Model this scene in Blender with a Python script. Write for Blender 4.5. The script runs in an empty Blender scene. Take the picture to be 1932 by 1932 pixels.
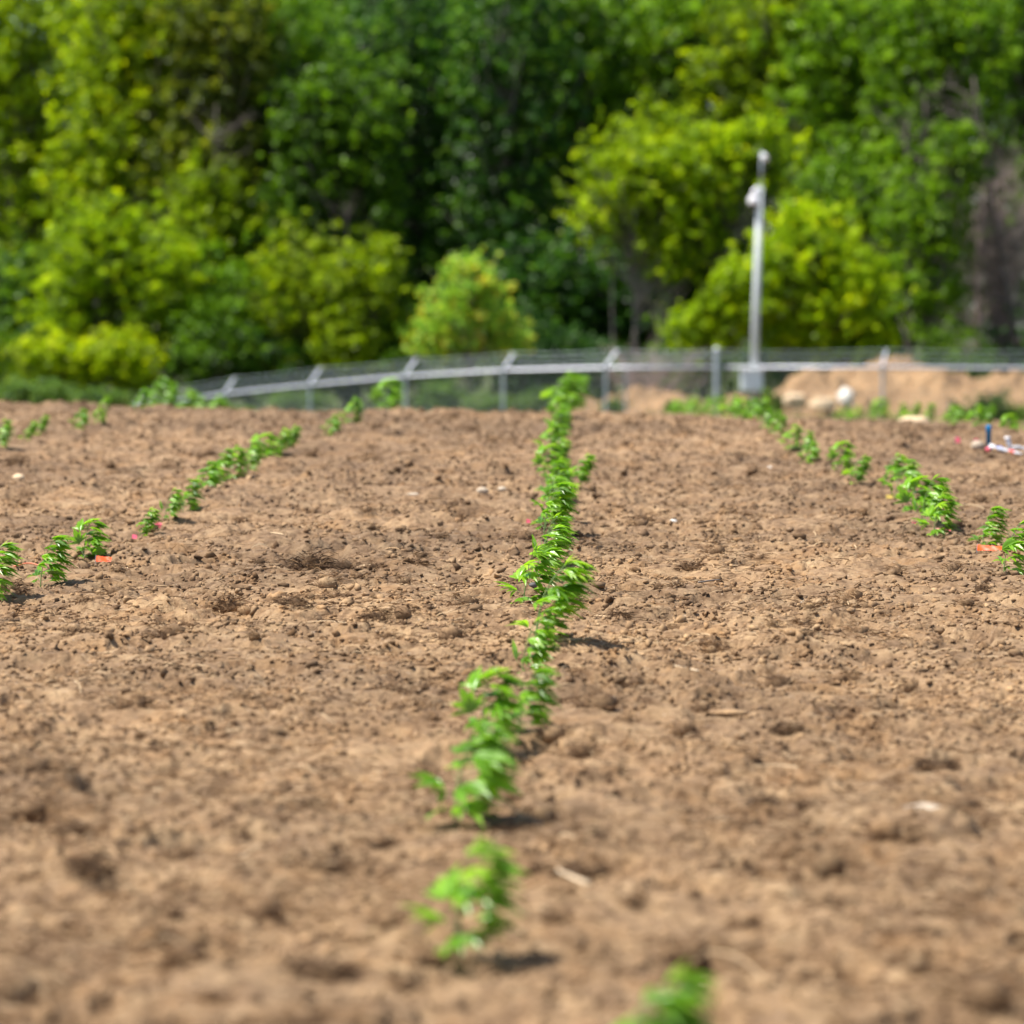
import bpy, math, random
import numpy as np
from mathutils import Matrix, Vector, Euler

R = math.radians
scn = bpy.context.scene
col = scn.collection
rng = np.random.default_rng(11)
random.seed(5)

# ------------------------------------------------------------------ camera, sky, sun, exposure
CAM_Z = 1.21
F = 85.0 / 24.0 * 1932.0            # focal length in the pixel units used for measuring the photograph
PITCH = math.atan((966 - 600) / F)
YAW = math.atan((1100 - 966) / F)
cd = bpy.data.cameras.new("camera")
cam = bpy.data.objects.new("camera", cd)
col.objects.link(cam)
cam.location = (0, 0, CAM_Z)
cam.rotation_euler = (math.pi / 2 - PITCH, 0, YAW)
cd.sensor_fit = 'HORIZONTAL'
cd.sensor_width = 24.0
cd.lens = 85.0
cd.clip_start = 0.1
cd.clip_end = 3000
cd.dof.use_dof = True
cd.dof.focus_distance = 13.35
cd.dof.aperture_fstop = 2.0
scn.camera = cam

SUN_EL, SUN_AZ = R(64), R(-98)     # azimuth measured from +Y towards +X
w = bpy.data.worlds.new("World")
scn.world = w
w.use_nodes = True
nt = w.node_tree
nt.nodes.clear()
wo = nt.nodes.new('ShaderNodeOutputWorld')
bg = nt.nodes.new('ShaderNodeBackground')
sky = nt.nodes.new('ShaderNodeTexSky')
sky.sky_type = 'NISHITA'
sky.sun_disc = False
sky.sun_elevation = SUN_EL
sky.sun_rotation = SUN_AZ
sky.air_density = 1.0
sky.dust_density = 1.5
bg.inputs['Strength'].default_value = 0.10
nt.links.new(sky.outputs[0], bg.inputs[0])
nt.links.new(bg.outputs[0], wo.inputs[0])

sd = bpy.data.lights.new("sun", 'SUN')
sd.energy = 4.7
sd.angle = R(0.53)
sd.color = (1.0, 0.95, 0.87)
sun = bpy.data.objects.new("sun", sd)
col.objects.link(sun)
tosun = Vector((math.sin(SUN_AZ) * math.cos(SUN_EL), math.cos(SUN_AZ) * math.cos(SUN_EL), math.sin(SUN_EL)))
sun.rotation_euler = tosun.to_track_quat('Z', 'Y').to_euler()
sun.location = (-30, 10, 40)

scn.view_settings.view_transform = 'Standard'
scn.view_settings.look = 'None'
scn.view_settings.gamma = 1
scn.view_settings.use_curve_mapping = False
scn.view_settings.exposure = 0.95

# ------------------------------------------------------------------ helpers
RC = np.array(Euler(cam.rotation_euler).to_matrix())

def ray(px, py):
    d = np.array([(px - 966) / F, (966 - py) / F, -1.0])
    d = RC @ d
    return d / d[1]                # per metre of y

def smooth(a, b, x):
    t = np.clip((x - a) / (b - a), 0, 1)
    return t * t * (3 - 2 * t)

def terrain(x, y):
    """large-scale shape of the land: a field sloping gently up to a crest, then falling away"""
    x = np.asarray(x, float); y = np.asarray(y, float)
    ys = np.maximum(y, 8.0)
    s = x / ys
    plane = 0.01505 * np.minimum(y, 60)
    y0 = np.interp(s, [-.16, -.10, -.07, -.007, .022, .06, .12], [31.4, 30.0, 29.2, 29.4, 27.9, 26.9, 25.7])
    a = np.interp(s, [-.12, -.05, 0, .03, .12], [.041, .035, .0265, .025, .0255])
    t = np.maximum(y - y0, 0)
    tt = np.minimum(t, 92)
    far = 0.01505 * y0 - a * tt - 0.00006 * tt * tt - 0.004 * np.maximum(t - 92, 0)
    z = np.where(y < y0, plane, far)
    # soften the crest
    k = 1.6
    dlt = y - y0
    z = z - np.where(np.abs(dlt) < k, (a + .01505) * (k - np.abs(dlt)) ** 2 / (4 * k), 0)
    return z

NT = rng.random((256, 256)).astype(np.float32)
NT2 = rng.random((256, 256)).astype(np.float32)

def vnoise(x, y, T=NT):
    xi = np.floor(x).astype(np.int64); yi = np.floor(y).astype(np.int64)
    fx = x - xi; fy = y - yi
    fx = fx * fx * (3 - 2 * fx); fy = fy * fy * (3 - 2 * fy)
    a = T[xi & 255, yi & 255]; b = T[(xi + 1) & 255, yi & 255]
    c = T[xi & 255, (yi + 1) & 255]; d = T[(xi + 1) & 255, (yi + 1) & 255]
    return (a + (b - a) * fx) * (1 - fy) + (c + (d - c) * fx) * fy

def rot(x, y, a, ox=0.0):
    c, s = math.cos(a), math.sin(a)
    return c * x - s * y + ox, s * x + c * y + ox * 1.7

def domes(x, y, cell, ang, frac, off):
    """rounded clods, one at most per cell"""
    u, v = rot(x / cell, y / cell, ang, off)
    ui = np.floor(u).astype(np.int64); vi = np.floor(v).astype(np.int64)
    h = np.zeros_like(u)
    for i in (-1, 0, 1):
        for j in (-1, 0, 1):
            a = ui + i; b = vi + j
            r1 = NT[a & 255, b & 255]; r2 = NT2[a & 255, b & 255]; r3 = NT[(b + 77) & 255, (a + 31) & 255]
            d2 = (a + .2 + .6 * r1 - u) ** 2 + (b + .2 + .6 * r2 - v) ** 2
            rad = .25 + .45 * r3
            hh = np.sqrt(np.maximum(1 - d2 / (rad * rad), 0)) * rad * (r3 * 1.3 % 1.0 < frac)
            h = np.maximum(h, hh)
    return h * cell

def relief(x, y):
    x = np.asarray(x, float); y = np.asarray(y, float)
    h = np.zeros(x.shape)
    for cell, amp, ang in ((1.9, .045, .3), (.62, .026, 1.1), (.27, .027, 2.0), (.115, .018, .7), (.052, .0105, 2.9), (.024, .0060, 1.7), (.013, .0035, .5)):
        u, v = rot(x / cell, y / cell, ang, 13.7)
        h += amp * (vnoise(u, v) - .5)
    u, v = rot(x / .17, y / .17, .9, 51.0)
    h += .020 * (.5 - np.abs(vnoise(u, v, NT2) - .5) * 2)
    patch = smooth(.35, .7, vnoise(x / .8 + 9, y / .8 + 4, NT2))
    wx = .03 * (vnoise(x / .03, y / .03) - .5) + .03 * (vnoise(x / .09 + 5, y / .09) - .5)
    wy = .03 * (vnoise(x / .03 + 40, y / .03, NT2) - .5)
    rough = .8 + .4 * vnoise(x / .02 + 3, y / .02, NT2)
    h += domes(x + wx, y + wy, .21, .4, .22, 3.3) * (.10 + .22 * patch) * rough
    h += domes(x + wx, y + wy, .07, 1.3, .35, 7.1) * (.05 + .11 * patch) * rough
    h -= domes(x + wx, y + wy, .16, 2.2, .32, 1.1) * .42
    fade = 1 - smooth(60, 110, y)
    return h * fade

def ground(x, y):
    return terrain(x, y) + relief(x, y)

def hit(px, py):
    """first point where the line of sight through a point of the photograph meets the land"""
    r = ray(px, py)
    ys = np.arange(4.0, 170, 0.02)
    zz = CAM_Z + r[2] * ys
    xx = r[0] * ys
    below = np.nonzero(zz < terrain(xx, ys))[0]
    if len(below) == 0:
        return None
    y = ys[below[0]]
    return float(r[0] * y), float(y)

def at(px, y):
    r = ray(px, 600)
    return float(r[0] * y)

def height_at(px, py, y):
    return CAM_Z + ray(px, py)[2] * y

class Geo:
    def __init__(s):
        s.v = []; s.f = []; s.n = 0; s.att = []
    def add(s, v, f, tint=None):
        v = np.asarray(v, float).reshape(-1, 3)
        s.v.append(v)
        for q in f:
            s.f.append(tuple(int(i) + s.n for i in q))
            s.att.append(.5 if tint is None else tint)
        s.n += len(v)
    def tube(s, pts, rad, sides=8, cap=True, tint=None):
        pts = np.asarray(pts, float); n = len(pts)
        rad = np.broadcast_to(np.asarray(rad, float), (n,))
        tan = np.gradient(pts, axis=0)
        tan /= np.linalg.norm(tan, axis=1)[:, None] + 1e-9
        up = np.array([0, 0, 1.0]) if abs(tan[0][2]) < .9 else np.array([1.0, 0, 0])
        V = []
        a = np.linspace(0, 2 * math.pi, sides, endpoint=False)
        u = np.cross(tan[0], up)
        for i in range(n):
            u = u - tan[i] * np.dot(u, tan[i]); u /= np.linalg.norm(u) + 1e-9
            w_ = np.cross(tan[i], u)
            V.append(pts[i] + rad[i] * (np.cos(a)[:, None] * u + np.sin(a)[:, None] * w_))
        fs = []
        for i in range(n - 1):
            for j in range(sides):
                k = (j + 1) % sides
                fs.append((i * sides + j, i * sides + k, (i + 1) * sides + k, (i + 1) * sides + j))
        if cap:
            fs.append(tuple(range(sides))[::-1])
            fs.append(tuple((n - 1) * sides + j for j in range(sides)))
        s.add(np.concatenate(V), fs, tint)
    def box(s, c, size, rz=0, bev=0.0):
        cx, cy, cz = c; a, b, h = (q / 2 for q in size)
        be = min(bev, a * .9, b * .9)
        if be > 0:
            ring = [(-a + be, -b), (a - be, -b), (a, -b + be), (a, b - be), (a - be, b), (-a + be, b), (-a, b - be), (-a, -b + be)]
        else:
            ring = [(-a, -b), (a, -b), (a, b), (-a, b)]
        def rr(p, sc=1.0):
            x, y = p[0] * sc, p[1] * sc
            return (cx + x * math.cos(rz) - y * math.sin(rz), cy + x * math.sin(rz) + y * math.cos(rz))
        lv = [(-h, .97), (-h + be, 1), (h - be, 1), (h, .97)] if be > 0 else [(-h, 1), (h, 1)]
        V = []; m = len(ring)
        for z, sc in lv:
            for p in ring:
                q = rr(p, sc); V.append((q[0], q[1], cz + z))
        fs = []
        for i in range(len(lv) - 1):
            for j in range(m):
                k = (j + 1) % m
                fs.append((i * m + j, i * m + k, (i + 1) * m + k, (i + 1) * m + j))
        fs.append(tuple(range(m))[::-1]); fs.append(tuple((len(lv) - 1) * m + j for j in range(m)))
        s.add(V, fs)
    def lathe(s, c, prof, sides=16):
        a = np.linspace(0, 2 * math.pi, sides, endpoint=False)
        V = []
        for r_, z in prof:
            for t in a:
                V.append((c[0] + r_ * math.cos(t), c[1] + r_ * math.sin(t), c[2] + z))
        fs = []
        for i in range(len(prof) - 1):
            for j in range(sides):
                k = (j + 1) % sides
                fs.append((i * sides + j, i * sides + k, (i + 1) * sides + k, (i + 1) * sides + j))
        fs.append(tuple(range(sides))[::-1]); fs.append(tuple((len(prof) - 1) * sides + j for j in range(sides)))
        s.add(V, fs)
    def mesh(s, name):
        me = bpy.data.meshes.new(name)
        V = np.concatenate(s.v)
        me.from_pydata(V.tolist(), [], s.f)
        at_ = me.attributes.new('tint', 'FLOAT', 'FACE')
        at_.data.foreach_set('value', np.asarray(s.att, np.float32))
        me.update()
        return me

def fast_mesh(name, V, Fa, tint=None, smooth_=False):
    """V (n,3), Fa (m,k) with k = 3 or 4"""
    me = bpy.data.meshes.new(name)
    V = np.ascontiguousarray(V, np.float32); Fa = np.ascontiguousarray(Fa, np.int32)
    m, k = Fa.shape
    me.vertices.add(len(V)); me.vertices.foreach_set('co', V.ravel())
    me.loops.add(m * k); me.loops.foreach_set('vertex_index', Fa.ravel())
    me.polygons.add(m)
    me.polygons.foreach_set('loop_start', np.arange(0, m * k, k, dtype=np.int32))
    me.polygons.foreach_set('loop_total', np.full(m, k, np.int32))
    if smooth_:
        me.polygons.foreach_set('use_smooth', np.ones(m, bool))
    if tint is not None:
        a = me.attributes.new('tint', 'FLOAT', 'FACE')
        a.data.foreach_set('value', np.ascontiguousarray(tint, np.float32))
    me.update(calc_edges=True)
    return me

def link(name, me, m, parent=None, sm=False):
    o = bpy.data.objects.new(name, me)
    col.objects.link(o)
    if m is not None and len(me.materials) == 0:
        me.materials.append(m)
    if parent is not None:
        o.parent = parent
    if sm:
        me.polygons.foreach_set('use_smooth', np.ones(len(me.polygons), bool))
    return o

def tag(o, label=None, cat=None, group=None, kind=None):
    if label: o['label'] = label
    if cat: o['category'] = cat
    if group: o['group'] = group
    if kind: o['kind'] = kind
    return o

def empty(name, loc, label, cat, group=None):
    o = bpy.data.objects.new(name, None)
    o.empty_display_size = .1
    o.location = loc
    col.objects.link(o)
    return tag(o, label, cat, group)

# ------------------------------------------------------------------ materials
def new_mat(name):
    m = bpy.data.materials.new(name); m.use_nodes = True
    n = m.node_tree.nodes; l = m.node_tree.links
    return m, n, l, n['Principled BSDF']

def ramp(n, stops):
    r = n.new('ShaderNodeValToRGB')
    e = r.color_ramp.elements
    e[0].position = stops[0][0]; e[0].color = (*stops[0][1], 1)
    e[1].position = stops[-1][0]; e[1].color = (*stops[-1][1], 1)
    for p, c in stops[1:-1]:
        q = e.new(p); q.color = (*c, 1)
    return r

def mixc(n, l, fac, a, b, mode='MIX'):
    mx = n.new('ShaderNodeMix'); mx.data_type = 'RGBA'; mx.blend_type = mode
    for sock, val in ((mx.inputs[0], fac), (mx.inputs[6], a), (mx.inputs[7], b)):
        if hasattr(val, 'is_linked') or isinstance(val, bpy.types.NodeSocket):
            l.new(val, sock)
        elif isinstance(val, (int, float)):
            sock.default_value = val
        else:
            sock.default_value = (*val, 1)
    return mx.outputs[2]

def noise(n, l, vec, scale, detail=4, rough=.6, dim='3D'):
    t = n.new('ShaderNodeTexNoise'); t.inputs['Scale'].default_value = scale
    t.inputs['Detail'].default_value = detail; t.inputs['Roughness'].default_value = rough
    l.new(vec, t.inputs['Vector'])
    return t.outputs['Fac']

def soil_mat(name, verge=False, bumps=True, tinted=False, dark=1.0, far_darker=False):
    m, n, l, p = new_mat(name)
    tc = n.new('ShaderNodeTexCoord'); v = tc.outputs['Object']
    r1 = ramp(n, [(.28, (.15 * dark, .094 * dark, .054 * dark)), (.43, (.275 * dark, .178 * dark, .103 * dark)), (.56, (.36 * dark, .242 * dark, .138 * dark)), (.74, (.49 * dark, .352 * dark, .212 * dark))])
    l.new(noise(n, l, v, 9, 9, .72), r1.inputs[0])
    # rusty root-fibre patches
    r2 = ramp(n, [(.50, (0, 0, 0)), (.64, (1, 1, 1))])
    l.new(noise(n, l, v, 4.3, 5, .65), r2.inputs[0])
    c = mixc(n, l, r2.outputs[0], r1.outputs[0], mixc(n, l, .5, r1.outputs[0], (.31 * dark, .175 * dark, .078 * dark)))
    r6 = ramp(n, [(.37, (.54, .50, .48)), (.50, (1.0, 1.0, 1.0)), (.66, (1.18, 1.17, 1.15))])
    l.new(noise(n, l, v, 26, 6, .7), r6.inputs[0])
    c = mixc(n, l, 1.0, c, r6.outputs[0], 'MULTIPLY')
    # broad variations: dry sandy and darker moist
    r3 = ramp(n, [(.35, (.74, .73, .74)), (.65, (1.16, 1.13, 1.08))])
    l.new(noise(n, l, v, .55, 3, .5), r3.inputs[0])
    c = mixc(n, l, 1.0, c, r3.outputs[0], 'MULTIPLY')
    # pale grit
    r4 = ramp(n, [(.66, (0, 0, 0)), (.72, (1, 1, 1))])
    l.new(noise(n, l, v, 75, 2, .5), r4.inputs[0])
    c = mixc(n, l, mixc(n, l, .5, (0, 0, 0), r4.outputs[0]), c, (.56, .42, .30))
    if far_darker:
        # soil colour multiplied darker with distance up the field, edge broken by noise
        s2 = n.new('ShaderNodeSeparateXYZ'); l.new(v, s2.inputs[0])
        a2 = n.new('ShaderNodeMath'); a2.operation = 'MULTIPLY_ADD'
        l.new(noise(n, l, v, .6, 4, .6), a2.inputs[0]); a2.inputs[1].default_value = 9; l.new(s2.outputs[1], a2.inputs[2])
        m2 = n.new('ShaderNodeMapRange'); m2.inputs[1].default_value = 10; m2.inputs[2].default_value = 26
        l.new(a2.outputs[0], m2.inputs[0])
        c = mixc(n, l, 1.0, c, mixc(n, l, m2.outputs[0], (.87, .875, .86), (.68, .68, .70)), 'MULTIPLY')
    if tinted:
        at_ = n.new('ShaderNodeAttribute'); at_.attribute_name = 'tint'
        r5 = ramp(n, [(0, (.45, .42, .40)), (.5, (1.0, 1.0, 1.0)), (1, (1.2, 1.17, 1.12))])
        l.new(at_.outputs['Fac'], r5.inputs[0])
        c = mixc(n, l, 1.0, c, r5.outputs[0], 'MULTIPLY')
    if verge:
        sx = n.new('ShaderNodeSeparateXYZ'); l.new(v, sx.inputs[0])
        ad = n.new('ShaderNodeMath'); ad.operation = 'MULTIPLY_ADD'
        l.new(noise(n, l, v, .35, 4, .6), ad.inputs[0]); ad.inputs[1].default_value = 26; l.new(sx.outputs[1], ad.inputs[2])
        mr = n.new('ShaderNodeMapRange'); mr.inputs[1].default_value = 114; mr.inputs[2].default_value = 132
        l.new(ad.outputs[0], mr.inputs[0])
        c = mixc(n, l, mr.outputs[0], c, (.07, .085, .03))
    l.new(c, p.inputs['Base Color'])
    p.inputs['Roughness'].default_value = .95
    p.inputs['Specular IOR Level'].default_value = .15
    if bumps:
        b = n.new('ShaderNodeBump'); b.inputs['Strength'].default_value = .9; b.inputs['Distance'].default_value = .012
        l.new(noise(n, l, v, 55, 6, .7), b.inputs['Height'])
        l.new(b.outputs[0], p.inputs['Normal'])
    return m

def leaf_mat(name, dark, light, trans=.45, tip=None, rough=.45, spec=.4, back=None, tr_gain=1.5, wide=True):
    m, n, l, p = new_mat(name)
    at_ = n.new('ShaderNodeAttribute'); at_.attribute_name = 'tint'
    if wide:
        st = [(.12, tuple(q * .42 for q in dark)), (.42, dark), (.68, light)]
    else:
        st = [(0.05, dark), (.75, light)]
    if tip: st.append((.98 if wide else 1.0, tip))
    r = ramp(n, st)
    l.new(at_.outputs['Fac'], r.inputs[0])
    c = r.outputs[0]
    oi = n.new('ShaderNodeObjectInfo')
    ro = ramp(n, [(0, (.80, .86, .8)), (.5, (1, 1, 1)), (1, (1.22, 1.10, .95))])
    l.new(oi.outputs['Random'], ro.inputs[0])
    c = mixc(n, l, 1.0, c, ro.outputs[0], 'MULTIPLY')
    if back:
        g = n.new('ShaderNodeNewGeometry')
        c = mixc(n, l, g.outputs['Backfacing'], c, back)
    l.new(c, p.inputs['Base Color'])
    p.inputs['Roughness'].default_value = rough
    p.inputs['Specular IOR Level'].default_value = spec
    t = n.new('ShaderNodeBsdfTranslucent')
    tcol = mixc(n, l, 1.0, r.outputs[0], (tr_gain * 1.05, tr_gain * 1.0, tr_gain * .45), 'MULTIPLY')
    l.new(tcol, t.inputs[0])
    mx = n.new('ShaderNodeMixShader'); mx.inputs[0].default_value = trans
    l.new(p.outputs[0], mx.inputs[1]); l.new(t.outputs[0], mx.inputs[2])
    l.new(mx.outputs[0], n['Material Output'].inputs[0])
    return m

def plain(name, c, rough=.5, metal=0.0, spec=.5, var=.12, sc=20):
    m, n, l, p = new_mat(name)
    tc = n.new('ShaderNodeTexCoord')
    r = ramp(n, [(.3, tuple(q * (1 - var) for q in c)), (.7, tuple(min(1, q * (1 + var)) for q in c))])
    l.new(noise(n, l, tc.outputs['Object'], sc, 5, .6), r.inputs[0])
    l.new(r.outputs[0], p.inputs['Base Color'])
    p.inputs['Roughness'].default_value = rough
    p.inputs['Metallic'].default_value = metal
    p.inputs['Specular IOR Level'].default_value = spec
    return m

M_soil = soil_mat('tilled_soil', verge=True, far_darker=True)
M_crumb = soil_mat('soil_crumb', bumps=False, tinted=True, far_darker=True)
M_mound = soil_mat('dug_earth', bumps=True, dark=1.2, far_darker=True)
M_hemp = leaf_mat('hemp_leaf', (.070, .175, .008), (.185, .385, .016), .42, (.31, .50, .030), .36, .6, back=(.27, .43, .13), tr_gain=1.8, wide=False)
M_stem = plain('hemp_stem', (.16, .25, .07), .6)
M_straw = None
def fibre_mat():
    m, n, l, p = new_mat('dry_fibre')
    at_ = n.new('ShaderNodeAttribute'); at_.attribute_name = 'tint'
    r = ramp(n, [(0, (.035, .021, .013)), (.35, (.15, .083, .040)), (.7, (.32, .20, .10)), (1, (.62, .47, .29))])
    l.new(at_.outputs['Fac'], r.inputs[0]); l.new(r.outputs[0], p.inputs['Base Color'])
    p.inputs['Roughness'].default_value = .8; p.inputs['Specular IOR Level'].default_value = .2
    return m
M_fibre = fibre_mat()
M_bark = plain('bark', (.105, .085, .070), .9, sc=6, var=.4)
M_bark2 = plain('pale_bark', (.20, .17, .145), .9, sc=6, var=.3)
M_twig = plain('bare_twigs', (.30, .225, .20), .9, sc=6, var=.3)
M_galv = plain('galvanised_steel', (.56, .58, .64), .5, .5)
M_wire = plain('fence_wire', (.24, .29, .30), .6, .3)
M_post = plain('galvanised_post', (.36, .41, .44), .5, .35)
M_pole = plain('painted_pole', (.46, .50, .50), .5, .0)
M_box = plain('grey_enclosure', (.60, .67, .68), .45)
M_white = plain('white_plastic', (.82, .82, .84), .35)
M_dark = plain('smoked_dome', (.02, .02, .025), .12)
M_navy = plain('dark_conduit', (.03, .05, .075), .4)
M_boulder = plain('cream_boulder', (.58, .43, .27), .9, sc=5, var=.2)
M_stone = plain('pale_stone', (.42, .34, .25), .85, sc=5, var=.2)
M_stone2 = plain('white_stone', (.68, .64, .57), .85, sc=5, var=.12)
M_slate = plain('dark_stone', (.10, .09, .085), .8, sc=9, var=.3)
M_blue = plain('blue_plastic', (.0, .16, .38), .18)
M_pink = plain('pink_vinyl', (.85, .13, .20), .45)
M_orange = plain('orange_vinyl', (.80, .085, .002), .45)
M_yellow = plain('yellow_vinyl', (.75, .55, .12), .5)
M_pvc = plain('white_pipe', (.50, .52, .56), .35)
M_red = plain('red_fitting', (.62, .06, .05), .4)
M_print = plain('blue_print', (.10, .20, .62), .4)
M_grass = leaf_mat('grass_blades', (.05, .10, .02), (.14, .24, .035), .35, (.30, .26, .12), .6, .2)

# ------------------------------------------------------------------ the land
def build_ground():
    def geo_seq(a, b, r):
        n_ = max(2, int(math.ceil(math.log(b / a) / math.log(1 + r))))
        return np.geomspace(a, b, n_ + 1)
    ds = np.concatenate([geo_seq(2.0, 5.0, .008)[:-1], geo_seq(5.0, 36, .0017)[:-1], geo_seq(36, 135, .006)[:-1], geo_seq(135, 900, .05)])
    fine = np.linspace(-.275, .25, 1200)
    outl = -.275 - np.geomspace(.002, 2.6, 50)[::-1]
    outr = .25 + np.geomspace(.002, 2.6, 50)
    ss = np.concatenate([outl, fine, outr])
    S, D = np.meshgrid(ss, ds)
    X = S * D; Y = D
    Z = ground(X, Y)
    nr, nc = X.shape
    V = np.stack([X, Y, Z], -1).reshape(-1, 3)
    i = np.arange((nr - 1) * nc).reshape(nr - 1, nc)[:, :-1].ravel()
    Fa = np.stack([i, i + 1, i + nc + 1, i + nc], 1)
    # ground behind the viewpoint, a little lower so that it never meets the first sheet
    gx, gy = np.meshgrid(np.linspace(-60, 60, 60), np.linspace(-60, 4, 33))
    gz = np.full(gx.shape, -.09)
    gv = np.stack([gx, gy, gz], -1).reshape(-1, 3)
    j = np.arange(32 * 60).reshape(32, 60)[:, :-1].ravel()
    gf = np.stack([j, j + 1, j + 61, j + 60], 1) + len(V)
    me = fast_mesh('ground', np.concatenate([V, gv]), np.concatenate([Fa, gf]), smooth_=True)
    tag(link('ground', me, M_soil), kind='structure')
build_ground()

# icosahedron used for crumbs
PH = (1 + 5 ** .5) / 2
ICO = np.array([(-1, PH, 0), (1, PH, 0), (-1, -PH, 0), (1, -PH, 0), (0, -1, PH), (0, 1, PH), (0, -1, -PH), (0, 1, -PH), (PH, 0, -1), (PH, 0, 1), (-PH, 0, -1), (-PH, 0, 1)]) / math.sqrt(1 + PH * PH)
ICF = np.array([(0, 11, 5), (0, 5, 1), (0, 1, 7), (0, 7, 10), (0, 10, 11), (1, 5, 9), (5, 11, 4), (11, 10, 2), (10, 7, 6), (7, 1, 8), (3, 9, 4), (3, 4, 2), (3, 2, 6), (3, 6, 8), (3, 8, 9), (4, 9, 5), (2, 4, 11), (6, 2, 10), (8, 6, 7), (9, 8, 1)])

def field_points(n, y0, y1, power=1.0, smin=-.26, smax=.24):
    """random points on the field, a little denser towards the viewer"""
    t = rng.random(n)
    y = np.exp(np.log(y0) + (np.log(y1) - np.log(y0)) * t ** power)
    x = y * (smin + (smax - smin) * rng.random(n))
    return x, y

def build_crumbs():
    n = 120000
    x, y = field_points(n, 5.0, 34)
    keep = (rng.random(n) < np.clip((y - 3) / 9, .35, 1)) & (vnoise(x / .33 + 3, y / .33 + 8, NT2) * .7 + vnoise(x / 1.3, y / 1.3) * .3 > .36 + .3 * rng.random(n) - .12)
    x = x[keep]; y = y[keep]; n = len(x)
    size = .0016 + .0026 * rng.random(n) + .012 * rng.random(n) ** 16 * np.minimum(1, y / 14) + .00025 * y
    z = ground(x, y) + size * .25
    base = ICO[None] * (1 + .75 * (rng.random((n, 12, 1)) - .5) * 2)
    a = rng.random(n) * 6.283
    c, s = np.cos(a)[:, None], np.sin(a)[:, None]
    st = 1 + .7 * rng.random((n, 1))
    bx = base[..., 0] * st; by = base[..., 1]; bz = base[..., 2] * (.7 + .5 * rng.random((n, 1)))
    P = np.stack([bx * c - by * s, bx * s + by * c, bz], -1) * size[:, None, None]
    P += np.stack([x, y, z], -1)[:, None]
    Fa = (ICF[None] + (np.arange(n) * 12)[:, None, None]).reshape(-1, 3)
    me = fast_mesh('soil_crumbs', P.reshape(-1, 3), Fa, np.repeat(rng.random(n), 20))
    tag(link('soil_crumbs', me, M_crumb), 'loose crumbs and small clods of dry soil over the whole field', 'soil clods', kind='stuff')
build_crumbs()

def strands(base, length, width, direc, curl, tint, lift, segs=4):
    """ribbon strands; base (n,3), direc (n,) heading, lift (n,) initial pitch"""
    n = len(base)
    P = np.zeros((n, segs + 1, 3)); P[:, 0] = base
    h = direc.copy(); p = lift.copy()
    for k in range(segs):
        st = np.stack([np.cos(h) * np.cos(p), np.sin(h) * np.cos(p), np.sin(p)], -1) * (length / segs)[:, None]
        P[:, k + 1] = P[:, k] + st
        h += curl * (.5 + rng.random(n)); p -= lift * .75 * rng.random(n) * 1.6
    ro = rng.random(n) * 3.14
    wv = np.stack([-np.sin(h) * np.cos(ro), np.cos(h) * np.cos(ro), .35 + np.sin(ro)], -1) * (width / 2)[:, None]
    taper = np.linspace(1, .35, segs + 1)[None, :, None]
    A = P + wv[:, None] * taper; B = P - wv[:, None] * taper
    V = np.stack([A, B], 2).reshape(n, -1, 3)
    q = np.array([(2 * k, 2 * k + 1, 2 * k + 3, 2 * k + 2) for k in range(segs)])
    Fa = (q[None] + (np.arange(n) * 2 * (segs + 1))[:, None, None]).reshape(-1, 4)
    return V.reshape(-1, 3), Fa, np.repeat(tint, segs)

def build_fibres():
    n = 90000
    x, y = field_points(n, 5.0, 32)
    m_ = vnoise(x / .42 + 31, y / .42 + 2, NT2)
    keep = m_ > .32 + .42 * rng.random(n)
    x = x[keep]; y = y[keep]; n = len(x)
    z = ground(x, y) + .003 + .008 * rng.random(n) ** 3
    tint = np.clip(.2 + .7 * rng.random(n) ** 1.3, 0, 1)
    big = rng.random(n) < .018
    L = np.where(big, .07 + .10 * rng.random(n), .02 + .05 * rng.random(n))
    W = np.where(big, .0034, .0014 + .0012 * rng.random(n)) + .00006 * y
    tint = np.where(big, .62 + .33 * rng.random(n), tint)
    V, Fa, T = strands(np.stack([x, y, z], -1), L, W, rng.random(n) * 6.283, (rng.random(n) - .5) * .9, tint, .1 + .7 * rng.random(n) ** 2.2)
    me = fast_mesh('dry_straw_fibres', V, Fa, T)
    tag(link('dry_straw_fibres', me, M_fibre), 'dry root fibres and straw scattered on the tilled soil', 'straw', kind='stuff')
build_fibres()

# tufts of dead roots: a fibrous mat of strands over a small clod
def tuft_geometry(r, ns, dark, tall=.55, seed=0):
    g = np.random.default_rng(seed)
    a = g.random(ns) * 6.283; rr = np.sqrt(g.random(ns)) * r
    x = rr * np.cos(a); y = rr * np.sin(a) * .8
    z = (1 - (rr / r) ** 2) * r * tall * (.35 + .95 * g.random(ns))
    base = np.stack([x, y, z], -1)
    L = r * (.35 + .8 * g.random(ns)); W = np.full(ns, .0018 + .012 * r)
    V, Fa, T = strands(base, L, W, a + (g.random(ns) - .5) * 2.2, (g.random(ns) - .5) * 1.2,
                       np.clip(dark + .5 * g.random(ns) ** 2, 0, 1), .1 + .7 * g.random(ns))
    cv = ICO * np.array([r * .72, r * .55, r * .42 * tall / .5]) * (1 + .35 * (g.random((12, 1)) - .5)) + np.array([0, 0, r * .16])
    return V, Fa, T, cv

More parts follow.
